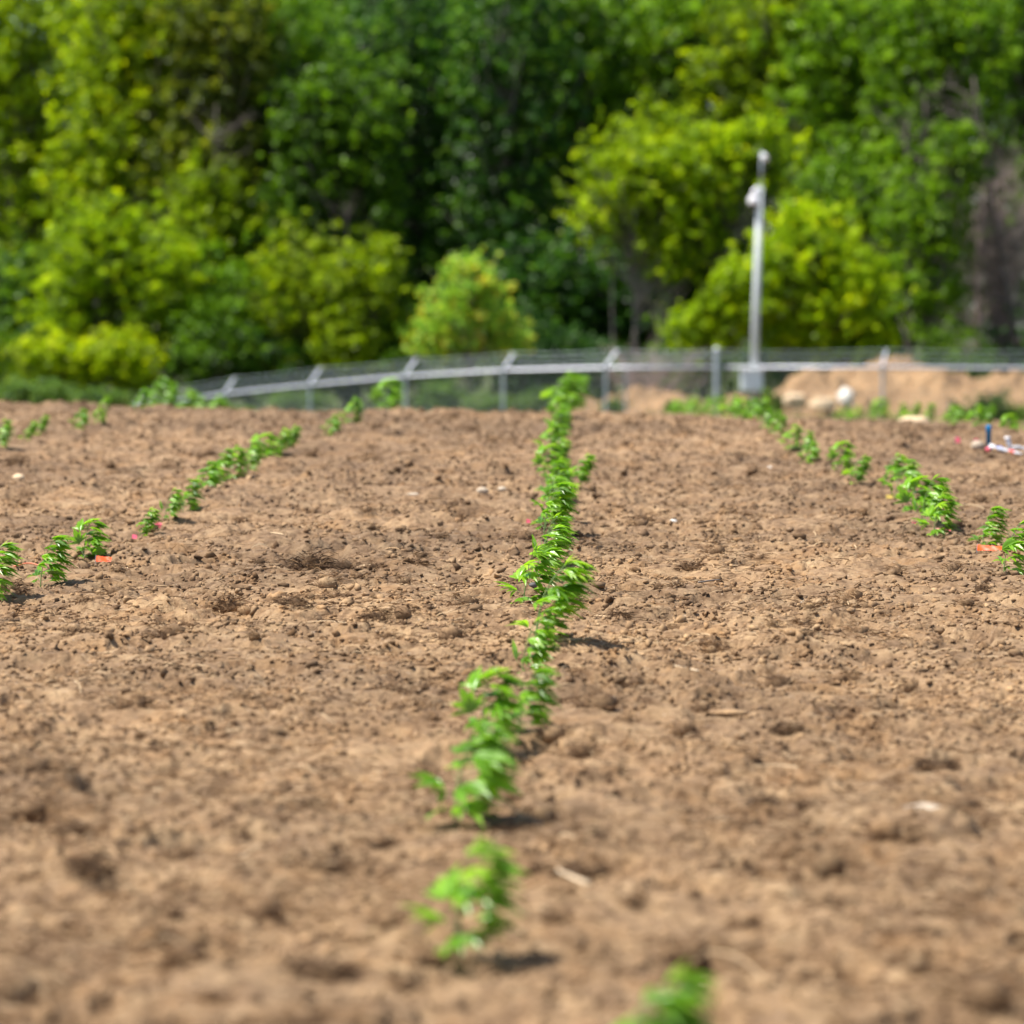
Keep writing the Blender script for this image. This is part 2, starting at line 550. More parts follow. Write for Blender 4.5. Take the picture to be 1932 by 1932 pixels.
def build_tuft_stuff():
    n = 620
    x, y = field_points(n, 5.2, 31, smin=-.24, smax=.22)
    keep = vnoise(x / .9 + 5, y / .9 + 1, NT2) > .35
    x = x[keep]; y = y[keep]; n = len(x)
    Vs = []; Fs = []; Ts = []; off = 0; cores = []
    for i in range(n):
        r = .020 + .038 * random.random() ** 2.4 + .0006 * y[i]
        V, Fa, T, cv = tuft_geometry(r, 64, .12 + .35 * random.random(), .8, seed=1000 + i)
        z = float(ground(x[i], y[i]))
        V = V + np.array([x[i], y[i], z - .003])
        Vs.append(V); Fs.append(Fa + off); Ts.append(T); off += len(V)
        cv = cv + np.array([x[i], y[i], z - .003])
        cf = np.concatenate([ICF, ICF[:, 2:3]], 1)
        cores.append((cv, z))
    me = fast_mesh('small_root_tufts', np.concatenate(Vs), np.concatenate(Fs), np.concatenate(Ts))
    cv = np.concatenate([c_[0] for c_ in cores]); m_ = len(cores)
    cf = (ICF[None] + (np.arange(m_) * 12)[:, None, None]).reshape(-1, 3)
    tag(link('soil_clods', fast_mesh('soil_clods', cv, cf, np.repeat(.45 * rng.random(m_), 20)), M_crumb), 'larger clods of soil held together by roots, strewn over the field', 'soil clods', kind='stuff')
    tag(link('small_root_tufts', me, M_fibre), 'many small brown tufts of dead grass roots strewn over the field', 'root tufts', kind='stuff')
build_tuft_stuff()

def root_tuft(px, py, r, dark, label, ns=260, tall=.55, seed=1):
    h_ = hit(px, py)
    x, y = h_; r = r * .95; tall *= 1.3; dark += .02; ns = int(ns * .8)
    V, Fa, T, cv = tuft_geometry(r, ns, dark, tall, seed)
    root = empty('root_tuft', (x, y, float(ground(x, y)) - .006), label, 'root tuft', 'clumps of dead roots on the field')
    link('fibres', fast_mesh('root_fibres', V, Fa, T), M_fibre, root)
    g = Geo(); g.add(cv, ICF, .0)
    link('soil_core', g.mesh('soil_core'), M_crumb, root)

for i, a in enumerate([
    (590, 1080, .085, .0, 'large dark tangled clump of dead roots, left of the middle row', 420, .75),
    (437, 1152, .062, .12, 'brown root tuft down and left of the dark root tangle', 300, .6),
    (668, 1152, .058, .2, 'straw-topped root tuft down and right of the dark root tangle', 320, .8),
    (545, 1180, .058, .10, 'rounded brown root tuft between two others left of the middle row', 280, .6),
    (706, 1192, .052, .08, 'brown root tuft just below the straw-topped one', 260, .6),
    (25, 1122, .055, .05, 'dark root tuft at the left edge under the first plant of the left row', 300, .8),
    (286, 1215, .05, .08, 'brown tuft below the third plant of the left row, lone on pale soil', 220, .6),
    (155, 1222, .05, .15, 'flat brown tuft in the lower left, right of the left edge', 220, .4),
    (850, 1282, .055, .12, 'brown tuft left of the middle row beside its blurred plants', 220, .5),
    (330, 1440, .062, .0, 'wide dark blurred root clump in the left foreground', 300, .6),
    (445, 1392, .03, .0, 'small dark clod just above right of the wide blurred clump', 140, .8),
    (780, 1082, .05, .2, 'low rusty root mat between the dark tangle and the middle row', 260, .4),
    (865, 1086, .05, .1, 'dark rusty root mat close to the left of the middle row', 260, .45),
    (1300, 1080, .048, .12, 'rusty root tuft to the right of the sharp middle-row plants', 240, .5),
    (1170, 1175, .036, .1, 'small rusty tuft right of the middle row near the sharp zone', 200, .6),
    (1508, 1135, .038, .1, 'small brown tuft halfway between the middle and right rows', 200, .6),
    (1850, 1120, .034, .05, 'small brown tuft near the right row by its closest plant', 180, .8),
    (1490, 1392, .045, .02, 'dark-bottomed blurred tuft in the right foreground', 220, .45),
    (1760, 1425, .06, .0, 'wide dark blurred tuft in the right foreground near the edge', 260, .4),
    (1690, 1345, .035, .03, 'small blurred brown tuft up and left of the wide dark one at right', 180, .5),
    (1440, 1530, .035, .0, 'blurred dark tuft in the right foreground, left of a second dark one', 180, .6),
    (1535, 1540, .036, .0, 'blurred dark tuft in the right foreground, right of its twin', 180, .6),
    (1095, 1680, .045, .0, 'blurred dark hollow clump behind the pale straw in the foreground', 200, .5),
    (165, 1680, .05, .0, 'blurred dark clump low in the left foreground', 220, .7),
    (600, 1860, .06, .0, 'very blurred dark clump at the bottom left of the middle row', 240, .5),
    (130, 1590, .04, .02, 'blurred brown clump in the left foreground near the edge', 200, .6),
    (1590, 1740, .034, .0, 'very blurred dark tuft low in the right foreground', 180, .8),
    (30, 880, .06, .1, 'pale rusty root clump at the left edge beyond the first plants', 200, .7),
    (395, 862, .06, .1, 'rusty blurred clump above the left row of plants', 180, .6),
]):
    root_tuft(a[0], a[1], a[2], a[3], a[4], a[5], a[6], seed=50 + i)

# twigs standing out of the dark tangle
def stick(px, py, L, r, ang, pitch, mat, name, label, cat, seed=0, z0=.01):
    x, y = hit(px, py)
    g = np.random.default_rng(seed)
    pts = [(0, 0, 0)]
    for k in range(5):
        a = ang + (g.random() - .5) * .35; p = pitch + (g.random() - .5) * .15
        q = pts[-1]; s = L / 5
        pts.append((q[0] + s * math.cos(a) * math.cos(p), q[1] + s * math.sin(a) * math.cos(p), q[2] + s * math.sin(p)))
    geo = Geo(); geo.tube(pts, np.linspace(r, r * .5, 6), 6)
    o = link(name, geo.mesh(name), mat, None, True)
    o.location = (x, y, float(ground(x, y)) + z0)
    tag(o, label, cat)
stick(1318, 1108, .13, .004, .9, .05, M_bark2, 'stick', 'thin bent brown stick lying right of the middle row', 'stick', 3)
M_strawp = plain('straw_stalk', (.62, .47, .30), .6)
stick(1318, 1300, .10, .0035, 2.2, .12, M_strawp, 'straw_stalk', 'pale straw stalk lying right of the blurred middle-row plants', 'straw', 4)
stick(1112, 1718, .105, .0055, 2.25, .16, M_strawp, 'straw_stalk', 'wide blurred pale straw stalk in the near foreground', 'straw', 5, .02)
stick(1407, 1850, .09, .003, 2.9, .1, M_strawp, 'straw_stalk', 'very blurred straw stalk close to the lowest plant', 'straw', 8, .01)

# stones
def stone(px, py, sx, sy, sz, mat, label, seed, name='stone', dist=None, sink=.25, cat='stone', free=False):
    if dist is None:
        x, y = hit(px, py)
    else:
        y = dist; x = at(px, y)
    g = np.random.default_rng(seed)
    v = ICO.copy()
    # one subdivision for a rounder outline
    cache = {}; V = [tuple(q) for q in v]; Fs = []
    def mid(a, b):
        k = (min(a, b), max(a, b))
        if k not in cache:
            q = (np.array(V[a]) + np.array(V[b])); q /= np.linalg.norm(q); V.append(tuple(q)); cache[k] = len(V) - 1
        return cache[k]
    for a, b, c in ICF:
        ab, bc, ca = mid(a, b), mid(b, c), mid(c, a)
        Fs += [(a, ab, ca), (ab, b, bc), (ca, bc, c), (ab, bc, ca)]
    V = np.array(V)
    V = V * (1 + (.5 if free else .24) * (g.random((len(V), 1)) - .5)) * np.array([sx, sy, sz])
    geo = Geo(); geo.add(V, Fs)
    o = link(name, geo.mesh(name), mat, None, not free)
    o.location = (x, y, float(ground(x, y)) + sz * (1 - 2 * sink))
    if free: o.location.z = height_at(px, py, y)
    o.rotation_euler = (0, 0, g.random() * .6 - .3)
    tag(o, label, cat)
stone(910, 932, .033, .022, .020, M_stone, 'pale flat stone left of the middle row, left one of a close pair', 1)
stone(947, 930, .028, .02, .016, M_stone, 'pale flat stone left of the middle row, right one of a close pair', 2)
stone(780, 936, .034, .024, .010, M_stone, 'half-buried pale stone farther left of the close pair of stones', 3)
stone(496, 858, .022, .02, .018, M_stone, 'small pale stone high in the field above the left row', 4)
stone(35, 915, .034, .03, .022, M_boulder, 'pale stone at the left edge below a rusty root clump', 5)
stone(917, 2115 * .0 + 1100, .014, .012, .010, M_slate, 'small dark stone left of the middle row by the dark tangle', 6)
stone(1005, 1116, .016, .014, .012, M_slate, 'dark grey pebble beside the left of the sharp middle-row plant', 7)
stone(1270, 985, .02, .016, .012, M_stone2, 'small white pebble right of the middle row', 8)
stone(1452, 880, .018, .014, .013, M_stone2, 'small white pebble high in the field, left of the right row', 9)
stone(1370, 1345, .06, .04, .010, M_mound, 'flat clod of earth in the right foreground', 10)
stone(260, 1385, .06, .04, .010, M_mound, 'flat clod of earth in the left foreground above the dark clump', 11)
stone(1740, 1565, .055, .035, .016, M_stone, 'pale blurred stone in the right foreground', 12)
stone(1880 - 360, 1150, .018, .013, .010, M_stone, 'tiny pale stone between the middle and the right row', 13)
stone(1725, 822, .17, .09, .07, M_boulder, 'large beige rock lying beyond the right row, left of the weeds', 14, 'rock', 34, .2, 'rock')
stone(1845, 848, .045, .04, .035, M_stone, 'small beige stone left of the blue and white irrigation parts', 15)

# ------------------------------------------------------------------ hemp seedlings
def leaflet(G, root, d, up, L, W, droop, tint, segs=5):
    d = d / (np.linalg.norm(d) + 1e-9)
    side = np.cross(d, up); side /= np.linalg.norm(side) + 1e-9
    nrm = np.cross(side, d)
    V = []; fs = []
    prof = [.10, .62, 1.0, .86, .48, .0]
    p = np.array(root, float); dd = d.copy()
    for k in range(segs + 1):
        wdt = W * prof[k] / 2
        ser = 1 + (.12 if k % 2 else -.05)
        V += [p + side * wdt * ser + nrm * wdt * .45, p, p - side * wdt * ser + nrm * wdt * .45]
        dd = dd + np.array([0, 0, -droop]) / segs
        dd /= np.linalg.norm(dd)
        p = p + dd * L / segs
    for k in range(segs):
        a = 3 * k
        fs += [(a, a + 3, a + 4, a + 1), (a + 1, a + 4, a + 5, a + 2)]
    G.add(V, fs, tint)

def make_hemp(seed, h=.24, lean=.5, broad=False, wind=1.0):
    """a young plant bent over to the right by the wind: stem mesh and foliage mesh"""
    g = np.random.default_rng(seed)
    S = Geo(); G = Geo()
    n = 9
    pts = [np.zeros(3)]
    az = (g.random() - .5) * .5
    for k in range(n):
        t = (k + 1) / n
        tilt = lean * (.05 + .95 * t ** 1.7) + (g.random() - .5) * .08
        st = h / n * np.array([math.sin(tilt) * math.cos(az), math.sin(tilt) * math.sin(az), math.cos(tilt)])
        pts.append(pts[-1] + st)
    pts = np.array(pts)
    pts2 = pts.copy(); pts2[0, 2] -= .02
    S.tube(pts2, np.linspace(.0030, .0011, n + 1), 6, tint=.5)
    nodes = 11
    for k in range(nodes):
        t = .10 + .88 * k / (nodes - 1)
        f_ = t * n; i = min(int(f_), n - 1); p = pts[i] + (pts[i + 1] - pts[i]) * (f_ - i)
        phi0 = g.random() * 3.14 + k * 1.57
        size = (.040 + .049 * math.sin(math.pi * min(1, t * .78 + .12))) * (h / .24) * (1.15 if broad else 1.0)
        for sd_ in (0, math.pi):
            phi = phi0 + sd_ + (g.random() - .5) * .6
            hd = np.array([math.cos(phi), math.sin(phi), .25 + .3 * g.random()])
            hd = hd + np.array([.95, .05, .12]) * wind * (.35 + t * 1.1)       # wind pushes petioles to the right
            hd /= np.linalg.norm(hd)
            pl = size * (.35 + .35 * g.random())
            q = p + hd * pl
            S.tube([p, p + hd * pl * .5 + np.array([0, 0, pl * .05]), q], [.0009, .0008, .0006], 4, tint=.6)
            nl = 5 if (k in (0,)) else 7
            if k == 0: nl = 3
            up = np.array([-.25 * wind, (g.random() - .5) * .9, 1.0]) + (g.random(3) - .5) * .6
            up /= np.linalg.norm(up)
            ld = hd + np.array([.8, 0, -.05]) * wind * (.3 + t)
            ld -= up * np.dot(ld, up) * .6
            ld /= np.linalg.norm(ld)
            sidev = np.cross(up, ld)
            tn = .05 + .85 * g.random()
            for m_ in range(nl):
                c = m_ - (nl - 1) / 2
                a = c * (.34 if wind > .5 else .45)
                dv = ld * math.cos(a) + sidev * math.sin(a) + (g.random(3) - .5) * .18
                dv = dv + np.array([.62, 0, -.04]) * wind * t
                Lf = size * (1.24 - .16 * abs(c)) * (.9 + .2 * g.random())
                leaflet(G, q, dv, up + (g.random(3) - .5) * .35, Lf, Lf * (.225 if not broad else .27), .35 + .5 * g.random(), tn + (g.random() - .5) * .25)
    # growing tip
    tip = pts[-1]
    for m_ in range(7):
        dv = np.array([.8 * wind + (g.random() - .5), (g.random() - .5), .45 + .5 * g.random()])
        leaflet(G, tip, dv, np.array([-.6, 0, .8]), .05 * h / .24 * (.7 + .5 * g.random()), .008, .4, .75 + .2 * g.random())
    return S, G

HEMP = []
for i, (h, lean, wind, broad) in enumerate([(.235, .55, 1.0, False), (.25, .35, .8, False), (.22, .75, 1.1, False), (.24, .50, 1.2, False),
                                           (.20, .45, .9, True), (.26, .65, 1.0, False), (.23, .30, .7, True), (.21, .85, 1.2, False)]):
    S, G = make_hemp(300 + i, h, lean, broad, wind)
    fz = np.concatenate(G.v)[:, 2]
    HEMP.append((S.mesh('hemp_stem'), G.mesh('hemp_foliage'), float(np.percentile(fz, 99.5)) / .88))

PCOUNT = [0]
def hemp(px, py, h_px, var, label, group, dist=None, spin=None):
    """px, py: where the plant leaves the soil in the photograph; h_px its height there"""
    if dist is None:
        hh = hit(px, py)
        if hh is None:
            dist = 34
    if dist is not None:
        y = dist; x = at(px, y)
    else:
        x, y = hh
    st, fo, h = HEMP[var % len(HEMP)]
    height = h_px * y / F
    height *= 1.02
    if y > 30: height = max(height, .38 if px < 1200 else .20)
    sc = height / (h * .88)
    z = float(ground(x, y))
    root = empty('hemp_seedling', (x, y, z - .004), label, 'plant', group)
    rz = spin if spin is not None else (random.random() - .5) * .5
    for nm, me, mt in (('stem', st, M_stem), ('foliage', fo, M_hemp)):
        o = link(nm, me, mt, root)
    root.rotation_euler = (0, 0, rz)
    root.scale = (sc, sc, sc)
    PCOUNT[0] += 1
    return root

ORD = ['first', 'second', 'third', 'fourth', 'fifth', 'sixth', 'seventh', 'eighth', 'ninth', 'tenth', 'eleventh', 'twelfth', 'thirteenth',
       'fourteenth', 'fifteenth', 'sixteenth', 'seventeenth', 'eighteenth', 'nineteenth', 'twentieth', 'twenty-first', 'twenty-second',
       'twenty-third', 'twenty-fourth', 'twenty-fifth', 'twenty-sixth', 'twenty-seventh', 'twenty-eighth', 'twenty-ninth', 'thirtieth',
       'thirty-first', 'thirty-second', 'thirty-third', 'thirty-fourth', 'thirty-fifth']

middle = [  # px, py(base), height px, variant, distance override, own wording
    (1150, 2105, 285, 7, None, 'cut off by the bottom edge'),
    (862, 1808, 235, 1, None, 'thin and yellow-green in the foreground'),
    (858, 1566, 195, 4, None, 'with broad pale blurred leaves'),
    (905, 1428, 150, 6, None, 'dark and rounded, left of its neighbour'),
    (978, 1388, 130, 0, None, 'with one long pale leaf pointing right'),
    (985, 1275, 120, 3, None, 'low and broad, leaning right'),
    (1010, 1235, 165, 2, None, 'with whitish wind-turned leaves'),
    (988, 1140, 125, 1, None, 'sharp, with a bare lower stem'),
    (1012, 1112, 110, 5, None, 'sharp and dense'),
    (1022, 1078, 110, 3, None, 'sharp with leaves streaming right'),
    (1026, 1045, 105, 0, None, 'with a pink dot of a flag at its left'),
    (1028, 1015, 95, 2, None, 'arching over to the right'),
    (1030, 990, 85, 4, None, 'with dark leaves at the right'),
    (1032, 965, 80, 5, None, 'just losing sharpness'),
    (1030, 943, 75, 0, None, 'slightly blurred'),
    (1078, 925, 66, 7, None, 'standing out to the right and bent far over'),
    (1040, 922, 70, 3, None, 'slightly blurred, beside one that stands out of line'),
    (1026, 903, 68, 6, None, 'at the left side of the row'),
    (1036, 885, 64, 2, None, 'blurred'),
    (1030, 868, 62, 1, None, 'blurred, at the left side of the row'),
    (1040, 852, 60, 5, None, 'blurred'),
    (1036, 838, 58, 0, None, 'blurred, pale leaves on top'),
    (1042, 824, 56, 3, None, 'blurred'),
    (1046, 811, 54, 4, None, 'blurred, near the top of the field'),
    (1048, 800, 52, 6, None, 'blurred, near the crest'),
    (1058, 790, 50, 2, None, 'blurred, just below the crest'),
    (1036, 785, 46, 7, 31.5, 'left of the top bunch at the crest'),
    (1058, 785, 46, 5, 33.5, 'in the top bunch at the crest'),
    (1072, 785, 42, 0, 35.5, 'at the right of the top bunch at the crest'),
    (1046, 785, 40, 3, 38, 'farthest back in the top bunch at the crest'),
]
for i, (px, py, hp, v, dd, txt) in enumerate(middle):
    hemp(px, py, hp, v, f'{ORD[i]} plant of the middle row, {txt}', 'hemp seedlings of the middle row', dd)

left = [
    (-30, 1135, 112, 5, None, 'mostly outside the left edge'),
    (76, 1098, 104, 0, None, 'sharp, with leaves streaming right over a leafy foot'),
    (158, 1052, 82, 6, None, 'sharp and upright beside an orange flag'),
    (262, 1005, 62, 2, None, 'small, arching over pink flags'),
    (312, 978, 62, 3, None, 'leaning right above a pink flag'),
    (345, 955, 68, 0, None, 'with a pale leaf along its top'),
    (378, 932, 66, 4, None, 'slightly blurred'),
    (404, 916, 66, 5, None, 'slightly blurred, dense'),
    (432, 905, 74, 1, None, 'tallest of the blurred middle stretch'),
    (462, 893, 66, 3, None, 'blurred and broad'),
    (488, 872, 68, 6, None, 'blurred, bright'),
    (512, 858, 62, 2, None, 'blurred, second from the gap'),
    (532, 845, 54, 7, None, 'blurred with a whitish top, at the gap'),
    (618, 825, 42, 4, None, 'small and yellow-green, beyond the gap'),
    (658, 800, 56, 1, None, 'tall and blurred against the fence'),
    (722, 780, 44, 6, 34.5, 'rounded, before a fence post'),
]
for i, (px, py, hp, v, dd, txt) in enumerate(left):
    hemp(px, py, hp, v, f'{ORD[i]} plant of the left row, {txt}', 'hemp seedlings of the left row', dd)

farleft = [
    (-8, 850, 60, 3, None, 'cut by the left edge'),
    (45, 835, 42, 2, None, 'pale, low on the left'),
    (66, 824, 40, 7, None, 'with a white-green top'),
    (143, 818, 42, 4, None, 'round and dark green, on its own'),
    (184, 802, 32, 6, None, 'small and yellowish'),
    (195, 782, 30, 1, None, 'small, on the crest line'),
    (256, 784, 44, 0, None, 'leaning, below a larger group'),
    (276, 775, 48, 5, 34.5, 'tallest on the crest'),
    (298, 775, 42, 3, 36.5, 'behind the tallest on the crest'),
    (330, 775, 32, 2, 39, 'low over the crest'),
    (352, 775, 30, 4, 41, 'low over the crest, by a pale pipe'),
    (385, 775, 34, 7, 43, 'right end of the crest group'),
    (404, 775, 28, 6, 46, 'just left of the first fence post'),
]
for i, (px, py, hp, v, dd, txt) in enumerate(farleft):
    hemp(px, py, hp, v, f'{ORD[i]} plant of the far left row, {txt}', 'hemp seedlings of the far left row', dd)

right = [
    (1893, 1095, 105, 5, None, 'cut by the right edge, leafy at its foot'),
    (1853, 1040, 85, 0, None, 'sharp, streaming right above an orange flag'),
    (1762, 1015, 92, 1, None, 'sharp and full beside a pink flag'),
    (1738, 1003, 100, 3, None, 'with pale shining leaves'),
    (1718, 972, 88, 6, None, 'dense, behind the shining one'),
    (1690, 942, 80, 4, None, 'with a yellow tag at its foot'),
    (1668, 918, 66, 2, None, 'arching over at the left'),
    (1602, 910, 60, 7, None, 'low, right half of a pair'),
    (1580, 890, 60, 6, None, 'left half of a pair, with a raised tip'),
    (1519, 876, 46, 4, None, 'small and round at the foot of a trio'),
    (1510, 858, 50, 3, None, 'with a whitish fan of leaves'),
    (1488, 850, 54, 1, None, 'upright, yellow-green'),
    (1462, 828, 42, 0, None, 'blurred, by the foot of the box pole'),
    (1450, 815, 44, 5, None, 'blurred, below the grey box'),
    (1436, 806, 44, 3, None, 'blurred and bright below the grey box'),
    (1424, 795, 46, 2, 29, 'on the crest below the grey box'),
    (1410, 795, 46, 4, 31, 'on the crest left of the pole'),
    (1394, 795, 46, 6, 33, 'bright, between pole and corner post'),
    (1380, 795, 44, 3, 35.5, 'on the crest, nearer the corner post'),
    (1366, 795, 44, 7, 38, 'over the crest right of the corner post'),
    (1350, 795, 42, 0, 41, 'over the crest before the corner post'),
    (1334, 795, 42, 5, 44, 'over the crest left of the corner post'),
    (1318, 795, 40, 2, 48, 'bright, over the crest'),
    (1304, 795, 40, 1, 52, 'round, over the crest'),
    (1290, 795, 38, 4, 56, 'tiny, over the crest'),
    (1276, 795, 38, 6, 60, 'tiny and greyish'),
    (1262, 795, 36, 3, 65, 'farthest back, at the left end'),
]
for i, (px, py, hp, v, dd, txt) in enumerate(right):
    hemp(px, py, hp, v, f'{ORD[i]} plant of the right row, {txt}', 'hemp seedlings of the right row', dd)

farright = [
    (1928, 850, 52, 3, 26.5, 'at the right edge behind the pipes'),
    (1900, 850, 44, 6, 27.5, 'between the blue pipe and the edge'),
    (1838, 850, 46, 1, 29.0, 'bright, left of the blue pipe'),
    (1855, 850, 40, 5, 31, 'arching toward the blue pipe'),
    (1793, 840, 42, 4, 33, 'dark-footed, right of the beige rock'),
    (1780, 830, 36, 2, 35.5, 'small, right of the beige rock'),
    (1742, 815, 44, 0, 39, 'with a raised round tip'),
    (1712, 812, 42, 7, 42, 'right of the fence post foot'),
    (1690, 812, 42, 3, 45, 'close to the right of the fence post foot'),
    (1655, 810, 44, 6, 50, 'close to the left of the fence post foot'),
    (1640, 808, 38, 5, 55, 'low, left of the fence post'),
    (1612, 808, 36, 1, 61, 'tiny'),
    (1592, 806, 30, 4, 68, 'tiny, second to last'),
    (1572, 806, 28, 2, 76, 'tiny, last in the line'),
]
for i, (px, py, hp, v, dd, txt) in enumerate(farright):
    hemp(px, py, hp, v, f'{ORD[i]} plant of the far right row, {txt}', 'hemp seedlings of the far right row', dd)

# ------------------------------------------------------------------ marker flags
def flag(px, py, w_, h_, ang, tilt, mat, label, seed, staff=True, colour='flag'):
    x, y = hit(px, py)
    z = max(float(ground(x, y)), float(ground(x, y - .12)) - .002, float(ground(x + .03, y - .06))) + .008
    g = np.random.default_rng(seed)
    root = empty('marker_flag', (x, y, z), label, 'marker flag', 'marker flags at the feet of the plants')
    nx, nz = 9, 4
    V = []; fs = []
    for s in (-1, 1):
        for i in range(nx):
            for k in range(nz):
                u = i / (nx - 1); v = k / (nz - 1)
                yy = .10 * w_ * math.sin(u * 5 + g.random() * .3 + v) + s * .0004
                V.append((u * w_, yy + v * h_ * math.sin(tilt), v * h_ * math.cos(tilt) * (1 - .25 * u) + .06 * h_ * g.random() * (s > 0)))
    def id_(s, i, k): return s * nx * nz + i * nz + k
    for i in range(nx - 1):
        for k in range(nz - 1):
            fs.append((id_(0, i, k), id_(0, i + 1, k), id_(0, i + 1, k + 1), id_(0, i, k + 1)))
            fs.append((id_(1, i, k + 1), id_(1, i + 1, k + 1), id_(1, i + 1, k), id_(1, i, k)))
    G = Geo(); G.add(V, fs)
    link('flag_sheet', G.mesh('flag_sheet'), mat, root, True)
    if staff:
        G2 = Geo(); G2.tube([(0, 0, -.03), (0, .001, .01), (.003, 0, h_ * 1.05)], .0011, 6)
        link('wire_staff', G2.mesh('wire_staff'), M_galv, root)
    root.rotation_euler = (0, 0, ang)
flag(1843, 1048, .108, .028, -.1, .7, M_orange, 'wide orange flag lying before the second plant of the right row', 1)
flag(1764, 1012, .072, .020, -.45, .6, M_pink, 'pink flag lying by the third plant of the right row', 2)
flag(1720, 1008, .020, .014, .0, .2, M_pink, 'tiny pink flag left of the shining plant in the right row', 3, False)
flag(1672, 946, .034, .020, .0, .2, M_yellow, 'pale yellow tag at the foot of a right-row plant', 4, False)
flag(180, 1060, .066, .026, -.15, .5, M_orange, 'short orange flag at the foot of the third plant of the left row', 5)
flag(291, 997, .040, .028, -.5, .2, M_pink, 'pink flag folded over a clod under the left row', 6)
flag(249, 1022, .022, .020, .0, .3, M_pink, 'pink flag scrap at the left of two low ones under the left row', 7, False)
flag(302, 1020, .030, .014, -.2, .4, M_pink, 'pink flag scrap at the right of two low ones under the left row', 8, False)
flag(993, 1005, .020, .018, .0, .2, M_pink, 'small pink flag peeking out left of the middle row', 9, False)
flag(1802, 838, .034, .040, .0, .1, M_pink, 'light pink upright flag left of the beige stone and pipes', 10)
flag(1838, 838, .030, .028, .2, .1, M_pink, 'faded pink flag right beside the beige stone', 11, False)
# orange string by the left edge
def string():
    x, y = hit(52, 1078)
    G = Geo()
    pts = [(-.055 + .11 * t, .02 * math.sin(t * 3), .012 + .012 * math.sin(t * 3.1)) for t in np.linspace(0, 1, 12)]
    G.tube(pts, .0028, 6)
    o = link('ribbon', G.mesh('ribbon'), plain('faded_orange', (.72, .20, .09), .5), None, True)
    o.location = (x, y, float(ground(x, y)) + .006)
    tag(o, 'faded orange ribbon on the soil left of the second left-row plant', 'ribbon')
string()

# ------------------------------------------------------------------ irrigation parts at the right
def irrigation():
    y = 23.4
    def P(px, py, dy=0.0):
        yy = y + dy
        r = ray(px, py)
        return np.array([r[0] * yy, yy, CAM_Z + r[2] * yy])
    b = P(1875, 845)
    gz = float(ground(b[0], b[1]))
    root = empty('irrigation_stub', (b[0], b[1] + .3, gz), 'short upright blue plastic pipe stub near the right edge', 'pipe')
    G = Geo(); H = P(1875, 806)[2] - gz
    G.lathe((0, 0, -.03), [(.017, 0), (.017, H * .9), (.0185, H * .9 + .001), (.0185, H + .028), (.014, H + .034), (.004, H + .036)], 18)
    link('pipe_body', G.mesh('pipe_body'), M_blue, root, True)
    root2 = empty('irrigation_pipe', (0, 0, 0), 'white plastic pipe run with red and blue fittings on the soil at the right edge', 'pipe')
    def run(name, pts, r, mat):
        q = []
        for px, py, dy in pts:
            p = P(px, py, dy)
            q.append(p)
        g = Geo(); g.tube(q, r, 12)
        link(name, g.mesh(name), mat, root2, True)
    run('pipe', [(1868, 843, 0), (1880, 845, -.05), (1912, 853, -.25), (1931, 858, -.4), (1965, 870, -.8)], .0095, M_pvc)
    run('collar', [(1868, 843, 0), (1876, 844, -.02)], .018, M_white)
    run('sleeve', [(1883, 846, -.06), (1893, 849, -.11)], .0155, M_print)
    run('coupling', [(1906, 852, -.2), (1914, 855, -.27)], .016, M_red)
    run('end_cap', [(1862, 849, -.02), (1866, 847, -.01)], .015, M_pink)
    run('riser', [(1908, 850, -.1), (1904, 838, -.1), (1901, 828, -.1)], .014, M_white)
    run('riser_cap', [(1901, 829, -.1), (1901, 824, -.1)], .019, M_white)
    run('branch_pipe', [(1906, 846, .02), (1920, 844, .04), (1934, 848, .05), (1950, 850, .06)], .013, M_pvc)
irrigation()

